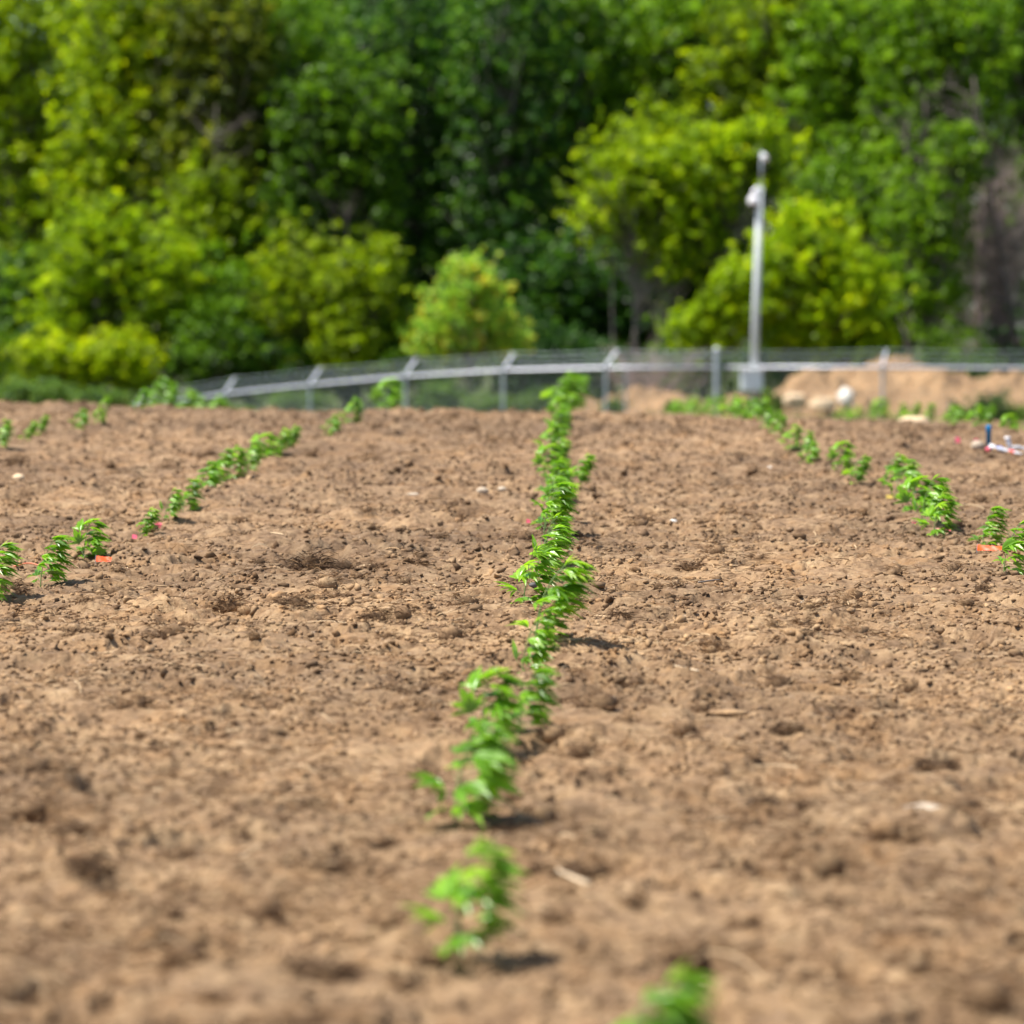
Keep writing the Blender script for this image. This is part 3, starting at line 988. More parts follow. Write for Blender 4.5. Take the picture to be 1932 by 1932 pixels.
# ------------------------------------------------------------------ chain-link fence
posts = [  # px, rail py, distance, arm dx (to the right), kind
    (255, 768, 125, .30, 'line'),
    (425, 743, 121.5, .32, 'line'), (585, 726, 118.5, .34, 'line'), (765, 710, 116, .33, 'line'), (950, 699, 114, .33, 'line'), (1143, 694, 112.5, .36, 'line'),
    (1352, 693, 111.5, 0, 'corner'), (1665, 693, 111.5, .13, 'line'), (1978, 695, 111.5, .13, 'line'), (2291, 700, 111.5, .13, 'line')]
def fence():
    P = []
    for px, py, d, adx, kind in posts:
        r = ray(px, py)
        P.append(np.array([r[0] * d, d, CAM_Z + r[2] * d]))
    c = P[6]
    root = empty('chain_link_fence', (c[0], c[1], float(terrain(c[0], c[1]))), 'galvanised chain-link fence with barbed wire arms running along the far edge of the field', 'fence')
    org = np.array(root.location)
    def put(name, G, mat, parent=root, sm=False):
        me = G.mesh(name)
        return link(name, me, mat, parent, sm)
    for i, (q, (px, py, d, adx, kind)) in enumerate(zip(P, posts)):
        gz = min(float(terrain(q[0], q[1])), q[2] - 1.7)
        a = q - org
        G = Geo()
        if kind == 'corner':
            top = .52
            G.tube([(a[0], a[1] - .06, gz - org[2] - .3), (a[0], a[1] - .06, a[2] + top)], .085, 14)
            po = put('corner_post', G, M_post, sm=False)
            G = Geo(); G.lathe((a[0], a[1] - .06, a[2] + top), [(.094, 0), (.094, .04), (.07, .08), (.02, .10)], 14)
            put('cap', G, M_galv, po, True)
        else:
            G.tube([(a[0], a[1] - .05, gz - org[2] - .3), (a[0], a[1] - .05, a[2] + .03)], .048, 12)
            po = put('post', G, M_post)
            G = Geo()
            G.box((a[0], a[1] - .05, a[2] + .05), (.13, .13, .07), 0, .01)
            G.tube([(a[0], a[1] - .05, a[2] + .05), (a[0] + adx, a[1] - .05 + .18, a[2] + .54)], .036, 8)
            put('barbed_wire_arm', G, M_galv)
    # an extra brace post next to the fifth one
    r = ray(1180, 694); d = 112.5; q = np.array([r[0] * d, d, CAM_Z + r[2] * d]) - org
    G = Geo(); G.tube([(q[0], q[1] - .05, -.8), (q[0], q[1] - .05, q[2] + .0)], .04, 12)
    put('post', G, M_post)
    # top rail
    G = Geo()
    G.tube([p - org for p in P[:7]], .046, 12); G.tube([p - org for p in P[6:]], .046, 12)
    put('top_rail', G, M_galv, sm=True)
    # barbed wires on the arms
    for k in (1, 2, 3):
        G = Geo()
        pts = []
        for q, (px, py, d, adx, kind) in zip(P, posts):
            f_ = k / 3
            pts.append(q - org + np.array([adx * f_, .18 * f_, .05 + .49 * f_ if kind != 'corner' else .12 + .13 * k]))
        dense = []
        for a, b in zip(pts[:-1], pts[1:]):
            for t in np.linspace(0, 1, 12, endpoint=False):
                s = a + (b - a) * t; s = s.copy(); s[2] -= .05 * 4 * t * (1 - t)
                dense.append(s)
        dense.append(pts[-1])
        G.tube(dense, .011, 4)
        for s in dense[::1]:
            G.tube([s + np.array([-.02, 0, -.03]), s + np.array([.02, 0, .03])], .004, 3)
        put('barbed_wire', G, M_wire)
    # the diamond mesh: two families of slanting wires in every bay, plus the bottom wire
    Vs = []; Fs = []; off = 0
    for a, b in zip(P[:-1], P[1:]):
        a = a - org; b = b - org
        L = np.linalg.norm((b - a)[:2]); H = 1.92
        step = .075
        ks = np.arange(-int(H / step) - 1, int(L / step) + 1)
        for sgn in (1, -1):
            u0 = ks * step; u1 = u0 + H
            v0 = np.zeros(len(ks)); v1 = np.full(len(ks), H)
            lo = np.clip(u0, 0, L); hi = np.clip(u1, 0, L)
            va = v0 + (lo - u0); vb = v1 - (u1 - hi)
            ok = hi - lo > .01
            lo, hi, va, vb = lo[ok], hi[ok], va[ok], vb[ok]
            if sgn < 0:
                va, vb = H - va, H - vb
            dirv = (b - a) / L
            A = a + lo[:, None] * dirv; A[:, 2] -= va + .02
            B = a + hi[:, None] * dirv; B[:, 2] -= vb + .02
            rwire = .0028
            offs = [np.array([0, -rwire, 0]), np.array([rwire * .87, rwire * .5, 0]), np.array([-rwire * .87, rwire * .5, 0])]
            n = len(A)
            V = np.stack([A + o for o in offs] + [B + o for o in offs], 1)
            Vs.append(V.reshape(-1, 3))
            q = np.array([(0, 1, 4, 3), (1, 2, 5, 4), (2, 0, 3, 5)])
            Fs.append((q[None] + (np.arange(n) * 6)[:, None, None]).reshape(-1, 4) + off)
            off += n * 6
    me = fast_mesh('wire_mesh', np.concatenate(Vs), np.concatenate(Fs))
    link('wire_mesh', me, M_wire, root)
fence()

# ------------------------------------------------------------------ camera pole with enclosure
def pole():
    d = 108.0
    def P(px, py, dd=0):
        r = ray(px, py); y = d + dd
        return np.array([r[0] * y, y, CAM_Z + r[2] * y])
    b = P(1418.5, 780); b[2] = float(terrain(b[0], b[1]))
    root = empty('camera_pole', tuple(b), 'tall leaning light-grey pole carrying cameras and a grey box beside the fence', 'pole')
    t = P(1434, 352)
    r = lambda p: p - b
    G = Geo(); G.tube([r(b) + np.array([0, 0, -.3]), r(t)], [.125, .092], 20)
    link('pole_shaft', G.mesh('pole_shaft'), M_pole, root, True)
    G = Geo(); G.tube([r(t) + np.array([.02, 0, -.02]), r(P(1437.5, 286))], .034, 10)
    link('mast', G.mesh('mast'), M_post, root, True)
    G = Geo()
    c = r(P(1442, 297, -.18)); G.tube([c + np.array([0, .26, .05]), c + np.array([.02, -.16, -.04])], .085, 14)
    c2 = r(P(1438, 296)); G.box((c2[0], c2[1], c2[2]), (.10, .14, .10), 0, .02)
    link('top_camera', G.mesh('top_camera'), M_white, root)
    c = r(P(1421.5, 384, -.20))
    G = Geo(); G.lathe(tuple(c), [(.150, -.02), (.165, .0), (.155, .14), (.10, .22), (.05, .26)], 20)
    G.tube([c + np.array([0, 0, .22]), c + np.array([.04, 0, .36]), c + np.array([.13, .12, .42])], .085, 12)
    dm = link('dome_camera', G.mesh('dome_camera'), M_white, root, True)
    G = Geo(); G.lathe((c[0], c[1], c[2] - .02), [(.03, -.13), (.09, -.11), (.12, -.06), (.13, 0)], 18)
    link('dome_glass', G.mesh('dome_glass'), M_dark, dm, True)
    c = r(P(1418, 718, -.22)); G = Geo(); G.box(tuple(c), (.66, .26, .62), 0, .02)
    bx = link('control_box', G.mesh('control_box'), M_box, root)
    G = Geo(); G.box((c[0], c[1] - .145, c[2] - .01), (.58, .03, .54), 0, .01)
    link('box_door', G.mesh('box_door'), M_box, bx)
    G = Geo(); G.box((c[0], c[1] - .02, c[2] + .325), (.74, .36, .03), 0, .008)
    link('rain_hood', G.mesh('rain_hood'), M_white, bx)
    G = Geo(); q = r(P(1433, 760, -.1)); G.tube([(q[0], q[1], -.2), (q[0], q[1], c[2] - .3)], .055, 12)
    link('conduit', G.mesh('conduit'), M_navy, root)
pole()

# ------------------------------------------------------------------ dirt mounds and boulders behind the fence
def mound(px, top_py, half_px, d, label, seed, depth=3.2, skew=0):
    sc = F / d
    x0 = at(px, d); y0 = d
    gz = float(terrain(x0, y0))
    H = height_at(px, top_py, d) - gz
    a = half_px / sc
    n = 90
    u, v = np.meshgrid(np.linspace(-1.15, 1.15, n), np.linspace(-1.15, 1.15, n))
    rr = np.sqrt((u - skew * .3) ** 2 * (1 + .25 * np.sign(u) * skew) + v ** 2)
    X = x0 + u * a; Y = y0 + v * depth
    prof = np.clip(1 - rr, 0, 1) ** .85
    prof = prof * (1 - .25 * prof)/.75
    g = np.random.default_rng(seed); o1, o2 = g.random(2) * 50
    Z = H * prof * (.8 + .4 * vnoise(X / 1.3 + o1, Y / 1.3 + o2)) + .35 * prof ** .5 * (vnoise(X / .5 + o2, Y / .5) - .5) + .40 * np.minimum(prof * 5, 1) * (vnoise(X / .17, Y / .17 + o1) - .5) + .16 * np.minimum(prof * 5, 1) * (vnoise(X / .07, Y / .07 + o1) - .5)
    Z = terrain(X, Y) + Z - .12 * (prof < .02)
    V = np.stack([X, Y, Z], -1).reshape(-1, 3) - np.array([x0, y0, gz])
    i = np.arange((n - 1) * n).reshape(n - 1, n)[:, :-1].ravel()
    me = fast_mesh('dirt_mound', V, np.stack([i, i + 1, i + n + 1, i + n], 1), smooth_=True)
    o = link('dirt_mound', me, M_mound)
    o.location = (x0, y0, gz)
    tag(o, label, 'dirt pile', 'heaps of dug earth behind the fence')
mound(1690, 668, 260, 126, 'highest heap of dug earth behind the fence at the right', 1, 4.0)
mound(1530, 706, 150, 122, 'pale heap of dug earth between the grey pole and the highest heap', 2, 3.2)
mound(1905, 708, 160, 124, 'heap of dug earth at the right edge behind a bush', 3, 3.0)
mound(1225, 738, 190, 121, 'low heap of dug earth between the two fence posts left of the pole', 4, 2.5)
mound(1350, 742, 150, 119, 'low heap of dug earth behind the corner post', 6, 2.4)
mound(1085, 757, 110, 118, 'lowest heap of earth behind the fence, beside the top of the middle row', 5, 2.0)
stone(1597, 752, .24, .4, .36, M_stone2, 'tall white boulder bedded in the front of the highest earth heap', 21, 'boulder', 119.3, .12, 'boulder', True)
stone(1498, 757, .44, .5, .27, M_boulder, 'cream boulder right of the grey pole', 22, 'boulder', 118.6, .12, 'boulder', True)
stone(1552, 762, .46, .5, .22, M_boulder, 'cream boulder between the other two boulders', 23, 'boulder', 118.9, .12, 'boulder', True)

# ------------------------------------------------------------------ trees and bushes
def foliage_mesh(name, centers, radii, per, leaf, g, flat=.7, tint0=.5, tspread=.5):
    nC = len(centers)
    cnt = np.maximum((per * (radii / radii.mean()) ** 2), 12).astype(int)
    idx = np.repeat(np.arange(nC), cnt)
    n = len(idx)
    d = g.normal(size=(n, 3)); d /= np.linalg.norm(d, axis=1)[:, None]
    rr = (.25 + .85 * g.random(n) ** .7) * np.where(g.random(n) < .16, 1.0 + .9 * g.random(n), 1.0)
    sc = np.stack([radii, radii, radii * flat], -1)[idx]
    # uneven puffs: squeeze each clump along a random axis
    sq = (.55 + 1.0 * g.random((nC, 3)) * np.array([1.0, 1.0, 1.3]))[idx]
    pos = centers[idx] + d * rr[:, None] * sc * sq
    nrm = d * .7 + np.array([0, 0, .75]) + g.normal(size=(n, 3)) * .55
    nrm /= np.linalg.norm(nrm, axis=1)[:, None]
    a = g.normal(size=(n, 3)); a -= nrm * (a * nrm).sum(1)[:, None]; a /= np.linalg.norm(a, axis=1)[:, None]
    b = np.cross(nrm, a)
    L = leaf * (.6 + .8 * g.random(n))[:, None]
    v = np.stack([pos - a * L * .55, pos - b * L * .36 + nrm * L * .06, pos + a * L * .55 - nrm * L * .12, pos + b * L * .36 + nrm * L * .06], 1)
    Fa = np.arange(n * 4).reshape(n, 4)
    ct = g.random(nC)[idx]
    tint = np.clip(tint0 * .5 + .27 + tspread * (.6 * (ct - .5) + .6 * (g.random(n) - .5)) * 2, 0, 1)
    return fast_mesh(name, v.reshape(-1, 3), Fa, tint)

def tree(name, label, cat, mat, bark, base_px, d, lobes, seed, nclump=90, per=170, leaf=.2, clump_r=.62, trunk_r=.16, group=None,
         limbs=26, lean=0.0, tint0=.5, depth=None, base_y=None, trunk=True, flat=.7, shell=.45, extra_trunks=0):
    """lobes: crown ellipses measured in the photograph (px, py, rx, ry), turned into real ellipsoids at distance d"""
    g = np.random.default_rng(seed)
    sc = F / d
    bx = at(base_px, d); gz = float(terrain(bx, d))
    C = []
    for (px, py, rx, ry) in lobes:
        x = at(px, d); z = height_at(px, py, d)
        rX = rx / sc; rZ = ry / sc; rY = depth if depth else min(rX, rZ) * .9 + .3
        C.append((x - bx, 0.0, z - gz, rX, rY, rZ))
    nclump = int(nclump * 7.5); clump_r *= .40; per = max(14, int(per * .165)); leaf *= .76
    vol = np.array([(c[3] * c[4] + c[3] * c[5] + c[4] * c[5]) for c in C]); vol = vol / vol.sum()
    cen = []
    for k in range(nclump):
        c = C[g.choice(len(C), p=vol)]
        q = g.normal(size=3); q /= np.linalg.norm(q)
        r_ = abs(g.normal(.78, .30))
        # uneven outline
        r_ = min(r_, 1.5)
        p = np.array([c[0] + q[0] * c[3] * r_, c[1] + q[1] * c[4] * r_, c[2] + q[2] * c[5] * r_])
        if p[2] < .25: p[2] = .25 + .3 * g.random()
        cen.append(p)
    cen = np.array(cen)
    rad = clump_r * (.55 + .9 * g.random(nclump) ** 1.3)
    root = empty(name, (bx, d, gz), label, cat, group)
    link('crown', foliage_mesh('crown', cen, rad, per, leaf, g, flat, tint0), mat, root)
    if trunk:
        G = Geo()
        top = max(c[2] + c[5] * .55 for c in C)
        cx = np.mean([c[0] for c in C])
        def spine(t, j=0):
            return np.array([lean * t + cx * t ** 1.5 + .12 * math.sin(t * 6 + seed + j), .1 * math.cos(t * 5 + seed), top * t])
        for j in range(1 + extra_trunks):
            offx = 0 if j == 0 else (g.random() - .5) * 1.6
            pts = [spine(t, j) + np.array([offx * (1 - .2 * t), (j * .35), 0]) for t in np.linspace(0, 1, 12)]
            pts[0][2] -= .3
            G.tube(pts, trunk_r * (1 if j == 0 else .7) * (1 - .85 * np.linspace(0, 1, 12) ** 1.1), 9)
        order = g.choice(nclump, min(limbs * 2, nclump), replace=False)
        for k in order:
            e = cen[k]
            t0 = np.clip(e[2] / top * .72 - .05 * g.random(), .12, .93)
            s = spine(t0)
            mid = s * .45 + e * .55 + np.array([0, 0, -.15 * abs(e[0] - s[0])]) + g.normal(size=3) * .12
            r0 = trunk_r * .42 * (1.05 - t0)
            G.tube([s, s * .7 + mid * .3 + g.normal(size=3) * .05, mid, e], [r0 + .018, r0 * .75 + .016, r0 * .5 + .014, .012], 6)
        me = G.mesh('trunk')
        link('trunk', me, bark, root, True)
    return root

LF_yel = leaf_mat('yellow_green_leaves', (.120, .195, .002), (.265, .390, .003), .5, (.42, .48, .005), .48, .26, tr_gain=2.0)
LF_bri = leaf_mat('bright_spring_leaves', (.150, .250, .002), (.310, .455, .003), .5, (.48, .54, .006), .48, .26, tr_gain=2.0)
LF_mid = leaf_mat('mid_green_leaves', (.050, .125, .004), (.135, .270, .006), .45, (.21, .36, .012), .46, .3, tr_gain=1.9)
LF_dark = leaf_mat('deep_green_leaves', (.018, .070, .008), (.055, .165, .012), .40, (.17, .34, .02), .5, .35, tr_gain=1.6)
LF_small = leaf_mat('fresh_red_tipped_leaves', (.17, .33, .03), (.32, .58, .06), .45, (.62, .46, .05), .5, .4, tr_gain=1.6)
LF_olive = leaf_mat('olive_leaves', (.085, .125, .006), (.19, .245, .010), .45, (.30, .31, .04), .45, .35, tr_gain=1.8)
LF_weed = leaf_mat('weed_leaves', (.05, .12, .015), (.13, .25, .03), .4, (.2, .3, .06), .6, .3, tr_gain=1.5)
LF_grey = leaf_mat('grey_green_leaves', (.035, .085, .025), (.085, .17, .045), .35, (.15, .22, .06), .6, .3, tr_gain=1.4)
G_BACK = 'tall trees at the back of the wood'
G_MID = 'tall trees in the middle of the wood'
G_FRONT = 'trees along the front of the wood'

# back of the wood
back = [
    (-60, 330, 210, 420, LF_mid), (130, 330, 170, 400, LF_yel), (330, 360, 170, 400, LF_mid), (540, 330, 160, 400, LF_mid), (740, 330, 160, 420, LF_dark),
    (930, 340, 150, 430, LF_dark), (1130, 320, 150, 390, LF_mid), (1330, 330, 160, 300, LF_mid), (1520, 340, 150, 400, LF_yel), (1700, 320, 160, 400, LF_mid), (1880, 340, 150, 400, LF_mid), (2060, 340, 150, 400, LF_mid)]
bl = ['leftmost, mostly beyond the left edge', 'behind the yellow-green trees on the left', 'second behind the yellow-green trees', 'dark, left of centre',
      'dark, just left of the middle', 'dark, behind the middle row of plants', 'below the patch of open sky', 'behind the tall grey pole\'s left side',
      'behind the tall grey pole\'s right side', 'dark, behind the right part of the fence', 'behind the leaning branch at the right', 'beyond the right edge']
for i, (px, py, rx, ry, m) in enumerate(back):
    tree('forest_tree', f'tall tree at the back of the wood, {bl[i]}', 'tree', m, M_bark, px, 158 + (i % 3) * 3, [(px, py, rx, ry)], 700 + i,
         nclump=150, per=95, leaf=.30, clump_r=.95, trunk_r=.2, group=G_BACK, limbs=18, depth=2.4, tint0=.55)

extra = [(215, 60, 'far left'), (470, 20, 'left of the dark centre'), (655, 60, 'at the left of the dark centre'), (845, 20, 'in the dark centre'),
         (1030, 60, 'at the right of the dark centre'), (1190, 40, 'left of the sky peeping through'), (1420, 60, 'right of the sky peeping through'), (1610, 40, 'upper right'), (1800, 60, 'behind the leaning bough'), (1990, 40, 'beyond the right edge')]
for i, (px, py, tx) in enumerate(extra):
    tree('forest_tree', f'tallest rear tree filling the top edge, {tx}', 'tree', LF_dark if i in (2, 3, 4) else LF_mid, M_bark, px, 172, [(px, py, 130, 190)], 1500 + i,
         nclump=110, per=95, leaf=.34, clump_r=1.0, trunk_r=.2, group='rear trees closing the top of the picture', limbs=10, depth=2.4, tint0=.35)

# middle
mid = [
    ('far left tall yellow-green tree reaching past the top edge', LF_yel, 40, 146, [(20, 150, 130, 260), (60, 470, 110, 200)], .5),
    ('bright yellow-green tree in the upper left', LF_yel, 270, 143, [(240, 130, 120, 200), (330, 60, 110, 160), (200, 330, 110, 150)], .6),
    ('olive tree with a visible dark trunk left of centre at the top', LF_olive, 410, 141, [(420, 90, 110, 150), (400, 280, 110, 130), (500, 420, 120, 120)], .5),
    ('mid-green tree with hanging boughs left of the dark centre', LF_mid, 560, 143, [(560, 200, 120, 200), (620, 420, 100, 160)], .6),
    ('deep green tree left half of the dark centre', LF_dark, 790, 147, [(760, 170, 130, 230), (760, 450, 110, 180)], .6),
    ('deep green tree right half of the dark centre', LF_dark, 960, 145, [(960, 150, 120, 230), (960, 440, 110, 200)], .55),
    ('green tree left of the open patch of sky at the top', LF_mid, 1090, 149, [(1080, 160, 100, 200)], .4),
    ('yellowish-green tree right of the open patch of sky', LF_yel, 1430, 147, [(1410, 180, 120, 160), (1480, 60, 110, 130)], .35),
    ('mid-green tree in the upper right above the bright shrubs', LF_mid, 1600, 144, [(1600, 130, 130, 180), (1640, 330, 110, 150)], .7),
    ('mid-green tree near the right edge with drooping boughs', LF_mid, 1760, 141, [(1770, 100, 130, 150), (1730, 300, 90, 130), (1740, 480, 70, 110)], .6),
    ('tree cut by the upper right corner', LF_mid, 1960, 145, [(1930, 50, 110, 110), (2010, 260, 90, 200)], .4),
    ('thin-crowned tree standing against the open patch of sky', LF_mid, 1270, 150, [(1250, 120, 70, 120), (1330, 60, 60, 80)], .6),
    ('yellow-green tree between the two bright trees beside the tall pole', LF_yel, 1260, 140, [(1250, 330, 90, 110), (1290, 480, 80, 100)], .3),
    ('mid-green tree left of the dark centre at mid height', LF_mid, 680, 139, [(700, 300, 60, 150), (640, 560, 100, 120), (610, 260, 90, 130), (560, 420, 80, 90)], .25),
    ('yellow-green tree between the olive tree and the broad bright tree', LF_yel, 380, 138, [(400, 430, 80, 110), (380, 560, 80, 100)], .3),
    ('leafy tree behind the brightest tree at the right', LF_mid, 1600, 139, [(1600, 420, 90, 130), (1680, 560, 80, 110)], .6),
    ('green tree at the left edge behind the low yellow-green bush', LF_mid, 20, 139, [(0, 600, 90, 90), (60, 560, 80, 80)], .4),
    ('dark understorey tree behind the small red-tipped tree', LF_dark, 1010, 139, [(1020, 590, 120, 120)], .4),
    ('dark understorey tree right of the middle, behind the fence', LF_dark, 1230, 140, [(1210, 580, 110, 130)], .5),
]
for i, (lb, m, bpx, d, lobes, t0) in enumerate(mid):
    tree('forest_tree', lb, 'tree', m, M_bark2 if i % 2 else M_bark, bpx, d, lobes, 800 + i, nclump=int(120 + 50 * len(lobes)), per=120, leaf=.24, clump_r=.62, trunk_r=.17,
         group=G_MID, limbs=64, tint0=t0, depth=1.9)

front = [
    ('broad bright yellow-green tree low on the left', LF_bri, 215, 133, [(170, 520, 100, 100), (290, 540, 90, 120), (210, 440, 90, 60), (120, 620, 80, 90)], .35, 1),
    ('low yellow-green bush at the left below the broad bright tree', LF_yel, 120, 130, [(90, 690, 90, 60), (220, 690, 80, 60)], .75, 0),
    ('mid-green understorey tree left of centre with hanging twigs', LF_mid, 430, 134, [(440, 600, 100, 130), (400, 700, 90, 60)], .65, 1),
    ('olive understorey tree right of the hanging one', LF_yel, 560, 133, [(560, 560, 90, 130), (520, 690, 90, 60)], .35, 1),
    ('thin yellow-tipped tree left of the small round tree', LF_yel, 700, 131, [(690, 530, 70, 80), (690, 640, 80, 70)], .4, 1),
    ('airy yellow-green tree with bare grey twigs left of the tall pole', LF_bri, 1190, 134, [(1190, 320, 100, 80), (1170, 400, 100, 70), (1260, 470, 70, 70)], .3, 1),
    ('bright yellow-green tree behind the top of the pole', LF_bri, 1370, 134, [(1370, 310, 110, 80), (1430, 280, 70, 60), (1320, 400, 70, 70)], .45, 0),
    ('brightest yellow-green tree right of the tall pole', LF_bri, 1540, 129, [(1530, 450, 80, 70), (1590, 560, 100, 90), (1480, 520, 80, 80), (1640, 640, 60, 50), (1520, 630, 90, 60)], .65, 1),
    ('small yellow-green bush left of the tall pole above the fence', LF_bri, 1330, 128, [(1330, 620, 60, 50), (1400, 560, 60, 60)], .3, 0),
    ('sparse green tree with bare trunks right of the brightest one', LF_mid, 1740, 133, [(1740, 420, 80, 110), (1800, 300, 60, 70), (1750, 560, 60, 60)], .6, 2),
]
for i, (lb, m, bpx, d, lobes, t0, ex) in enumerate(front):
    sparse = 'airy' in lb or 'sparse' in lb
    tree('forest_tree', lb, 'tree', m, M_bark2 if sparse else M_bark, bpx, d, lobes, 900 + i, nclump=int((34 if sparse else 46) * len(lobes)), per=150, leaf=.19,
         clump_r=.46, trunk_r=.09, group=G_FRONT, limbs=40, tint0=t0, extra_trunks=ex, shell=.35)

under = [(-30, 'far left, mostly cut off'), (95, 'below the low yellow-green bush'), (260, 'beyond the leaning plants'), (400, 'left of the first fence post'), (520, 'between the first two fence posts'),
         (650, 'right of the second fence post'), (770, 'behind the third fence post'), (985, 'behind the fourth fence post'), (1080, 'left of the doubled posts'),
         (1300, 'left of the corner post'), (1460, 'right of the pole'), (1580, 'behind the pale boulders'), (1800, 'behind the right earth heap'), (1960, 'beyond the right edge')]
for i, (px, tx) in enumerate(under):
    tree('understorey_shrub', f'dark shrub in the shade at the wood foot, {tx}', 'shrub', LF_dark if i % 3 else LF_mid, M_bark, px, 131 + (i % 3) * 1.5,
         [(px, 690 - (i % 4) * 12, 85, 75)], 1200 + i, nclump=40, per=110, leaf=.17, clump_r=.5, trunk_r=.04, limbs=10, tint0=.3, shell=.1, group='dark shrubs at the foot of the wood')

tree('young_tree', 'small rounded light-green tree with reddish tips behind the fence in the middle', 'tree', LF_small, M_bark2, 893, 123,
     [(880, 590, 75, 95), (885, 530, 45, 45), (960, 640, 45, 45), (815, 640, 38, 50)], 951, nclump=120, per=130, leaf=.16, clump_r=.36, trunk_r=.06, limbs=30, tint0=.6, shell=.3)

def bush(px, py, rx, ry, d, mat, label, seed, leaf=.09, tint0=.5, n=26, per=110, name='bush', cat='bush', group=None):
    tree(name, label, cat, mat, M_bark2, px, d, [(px, py, rx, ry)], seed, nclump=n, per=per, leaf=leaf, clump_r=max(rx, ry) / (F / d) * .42, trunk_r=.02, limbs=8,
         tint0=tint0, shell=.2, group=group)
bush(1868, 772, 34, 30, 104, LF_grey, 'round grey-green bush before the earth heaps near the right edge', 960, tint0=.4)
bush(1918, 785, 26, 20, 104, LF_weed, 'loose green weed bush cut by the right edge', 961, tint0=.5)
bush(1806, 782, 16, 20, 103, LF_grey, 'narrow grey-green weed left of the round bush', 962, tint0=.5, n=14)
bush(1822, 792, 13, 18, 101, LF_weed, 'bright narrow weed between the round bush and the narrow grey one', 963, tint0=.8, n=14)
bush(1446, 765, 10, 26, 106, LF_weed, 'weed growing at the right of the pole foot', 964, n=14, tint0=.4)
bush(1466, 768, 8, 24, 107, LF_weed, 'thin tall weed right of the pole foot', 965, n=12, tint0=.5)
bush(1272, 772, 18, 14, 100, LF_weed, 'green weed clump left of the corner post', 966, n=14, tint0=.5)
bush(828, 745, 38, 26, 121, LF_weed, 'light-green bush seen through the fence beneath the small round tree', 967, leaf=.13, tint0=.5)
bush(925, 762, 40, 18, 117, LF_weed, 'yellow-green weed patch through the fence left of a post', 968, tint0=.8, n=20)
bush(1015, 758, 40, 24, 118, LF_weed, 'green weed patch through the fence right of a post', 969, tint0=.45, n=20)
bush(1160, 765, 22, 16, 115, LF_weed, 'small weed between the doubled posts', 970, tint0=.7, n=12)
bush(560, 755, 60, 14, 124, LF_weed, 'low weeds behind the second fence post from the left', 971, tint0=.6, n=20)
bush(60, 742, 70, 22, 60, LF_weed, 'green weeds on the horizon in the left corner of the field', 972, leaf=.07, tint0=.5, n=40)
bush(190, 750, 60, 12, 62, LF_weed, 'low green weeds on the horizon left of the leaning plants', 973, leaf=.07, tint0=.4, n=30)
bush(440, 782, 40, 12, 60, LF_weed, 'low green weeds at the foot of the first fence post', 974, leaf=.07, tint0=.8, n=16)

# bare brown shrub and bare brush
def bare_shrub(px, py_top, d, half_px, label, seed, n=60, mat=M_twig, name='bare_shrub', r0=.018):
    g = np.random.default_rng(seed)
    x = at(px, d); gz = float(terrain(x, d)); H = height_at(px, py_top, d) - gz; hw = half_px / (F / d)
    root = empty(name, (x, d, gz), label, 'shrub')
    G = Geo(); T = Geo()
    for k in range(n):
        a = g.random() * 6.283; ex = hw * g.random() * 1.1
        e = np.array([ex * math.cos(a), .7 * ex * math.sin(a), H * (.5 + .5 * g.random())])
        m_ = e * .5 + np.array([0, 0, H * .12]) + g.normal(size=3) * .08
        pts = [np.array([g.normal() * .05, g.normal() * .05, -.1]), m_, e]
        (G if k < 10 else G).tube(pts, [r0, r0 * .6, r0 * .25], 5)
        for q in range(9):
            s = m_ + (e - m_) * g.random()
            dv = (e - m_) * .25 + g.normal(size=3) * np.array([.22, .2, .2]) * max(H, 1) * .5
            T.tube([s, s + dv * .5 + g.normal(size=3) * .03, s + dv], [r0 * .35, r0 * .25, r0 * .15], 4)
    link('branches', G.mesh('branches'), mat, root, True)
    link('twigs', T.mesh('twigs'), mat, root)
bare_shrub(1235, 655, 122, 95, 'leafless brown shrub behind the fence left of the corner post', 981, 60)
bare_shrub(1885, 300, 134, 80, 'tall leafless brown thicket by the right edge behind the wood front', 982, 60, r0=.024)
bare_shrub(1930, 560, 134, 80, 'lower leafless brown thicket cut by the right edge', 983, 50, r0=.022)
bare_shrub(1795, 600, 136, 50, 'thin leafless brown brush between bare trunks at the right', 984, 40, r0=.022)

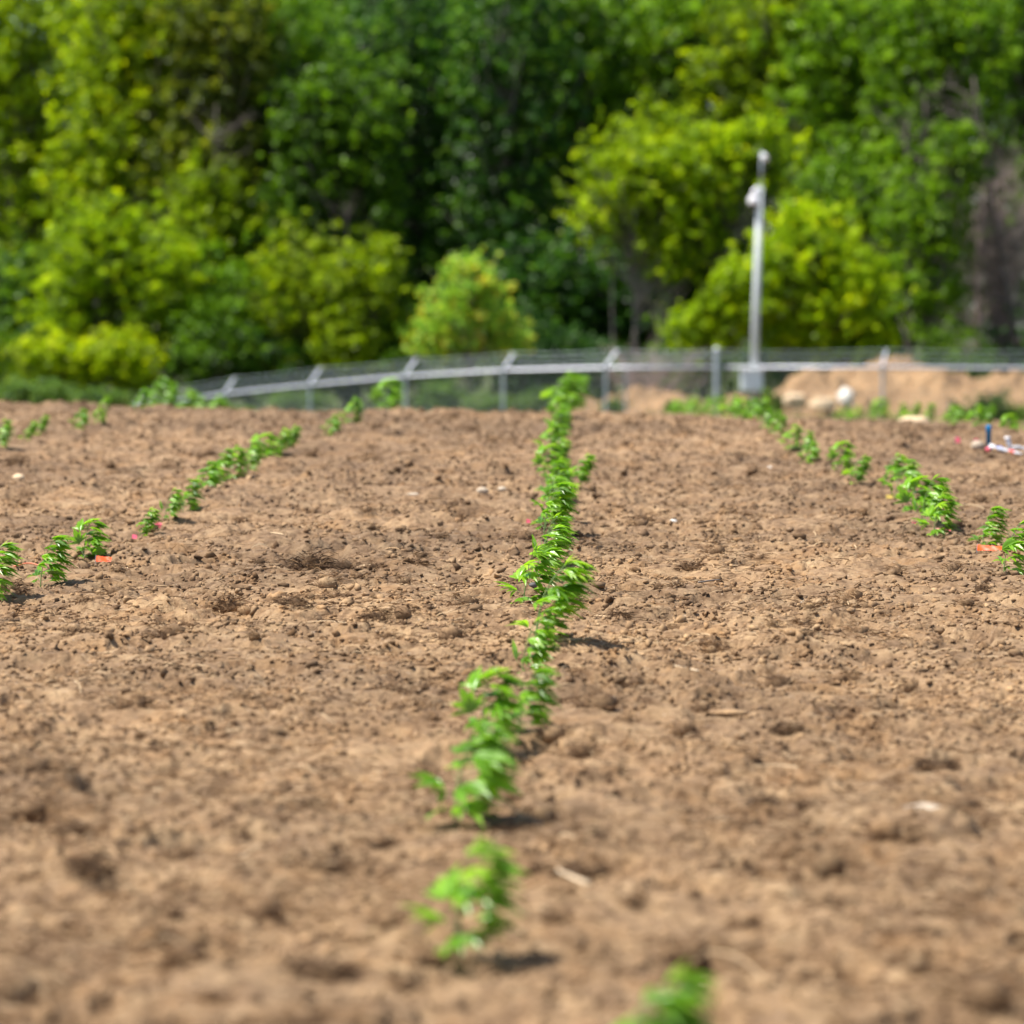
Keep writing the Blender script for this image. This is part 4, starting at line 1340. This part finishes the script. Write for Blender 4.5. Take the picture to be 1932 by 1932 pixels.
def bare_tree(px, d, lean, H, label, seed, r0=.13, mat=M_bark):
    g = np.random.default_rng(seed)
    x = at(px, d); gz = float(terrain(x, d))
    root = empty('bare_tree', (x, d, gz), label, 'tree')
    G = Geo()
    sp = lambda t: np.array([lean * t + .2 * math.sin(3 * t + seed), .15 * math.sin(4 * t), H * t])
    G.tube([sp(t) for t in np.linspace(-.03, 1, 12)], r0 * (1 - .75 * np.linspace(0, 1, 12)), 9)
    link('trunk', G.mesh('trunk'), mat, root, True)
    B = Geo()
    for k in range(26):
        t = .25 + .7 * g.random(); s = sp(t); a = g.random() * 6.283; L = 1.0 + 1.6 * g.random()
        dv = np.array([math.cos(a) * L, math.sin(a) * L * .6, L * (.3 + .6 * g.random())])
        B.tube([s, s + dv * .5 + g.normal(size=3) * .1, s + dv], [r0 * .3, r0 * .18, r0 * .06], 5)
        for q in range(4):
            u = s + dv * (.4 + .6 * g.random()); w2 = g.normal(size=3) * .35
            B.tube([u, u + w2], [r0 * .12, r0 * .04], 4)
    link('limbs', B.mesh('limbs'), mat, root)
bare_tree(1700, 136, .3, 11, 'bare dark trunk just right of the brightest tree', 1)
bare_tree(1762, 137, -.2, 12, 'bare dark trunk second from the brightest tree', 2, .12)
bare_tree(1850, 136, .2, 9, 'bare reddish-brown trunk in the brown thicket at the right', 3, .13, M_twig)
bare_tree(1960, 133, -2.6, 12.5, 'leaning bare tree whose dark bough slants across the right edge', 4, .16)
bare_tree(395, 137, .1, 13, 'straight dark bare trunk between the yellow and olive trees on the left', 5, .10)
bare_tree(640, 136, .2, 9, 'slim bare trunk left of the dark centre', 6, .07)
bare_tree(1245, 136, -.3, 9.5, 'slim grey bare trunk below the open patch of sky', 7, .08, M_bark2)

# grass along the fence and under the trees
def build_grass():
    n = 52000
    px = rng.random(n) * 2300 - 180
    d = 92 + 50 * rng.random(n) ** .8
    x = (px - 1100) / F * d
    dens = vnoise(x / 1.6 + 7, d / 2.2 + 3) 
    keep = (dens > .35 + .25 * rng.random(n)) & ~((px > 1420) & (d > 108) & (d < 130) & (rng.random(n) < .93))
    x = x[keep]; d = d[keep]; n = len(x)
    z = terrain(x, d)
    L = .18 + .38 * rng.random(n) * vnoise(x / 2.5, d / 2.5, NT2) * 1.6
    V, Fa, T = strands(np.stack([x, d, z], -1), L, np.full(n, .022), rng.random(n) * 6.283, (rng.random(n) - .5) * .5,
                       np.clip(.2 + .6 * rng.random(n) + .3 * (vnoise(x / 3, d / 3) - .5), 0, 1), 1.0 + .4 * rng.random(n), 3)
    me = fast_mesh('verge_grass', V, Fa, T)
    tag(link('verge_grass', me, M_grass), 'rough green grass and weeds along the fence and wood edge', 'grass', kind='stuff')
build_grass()
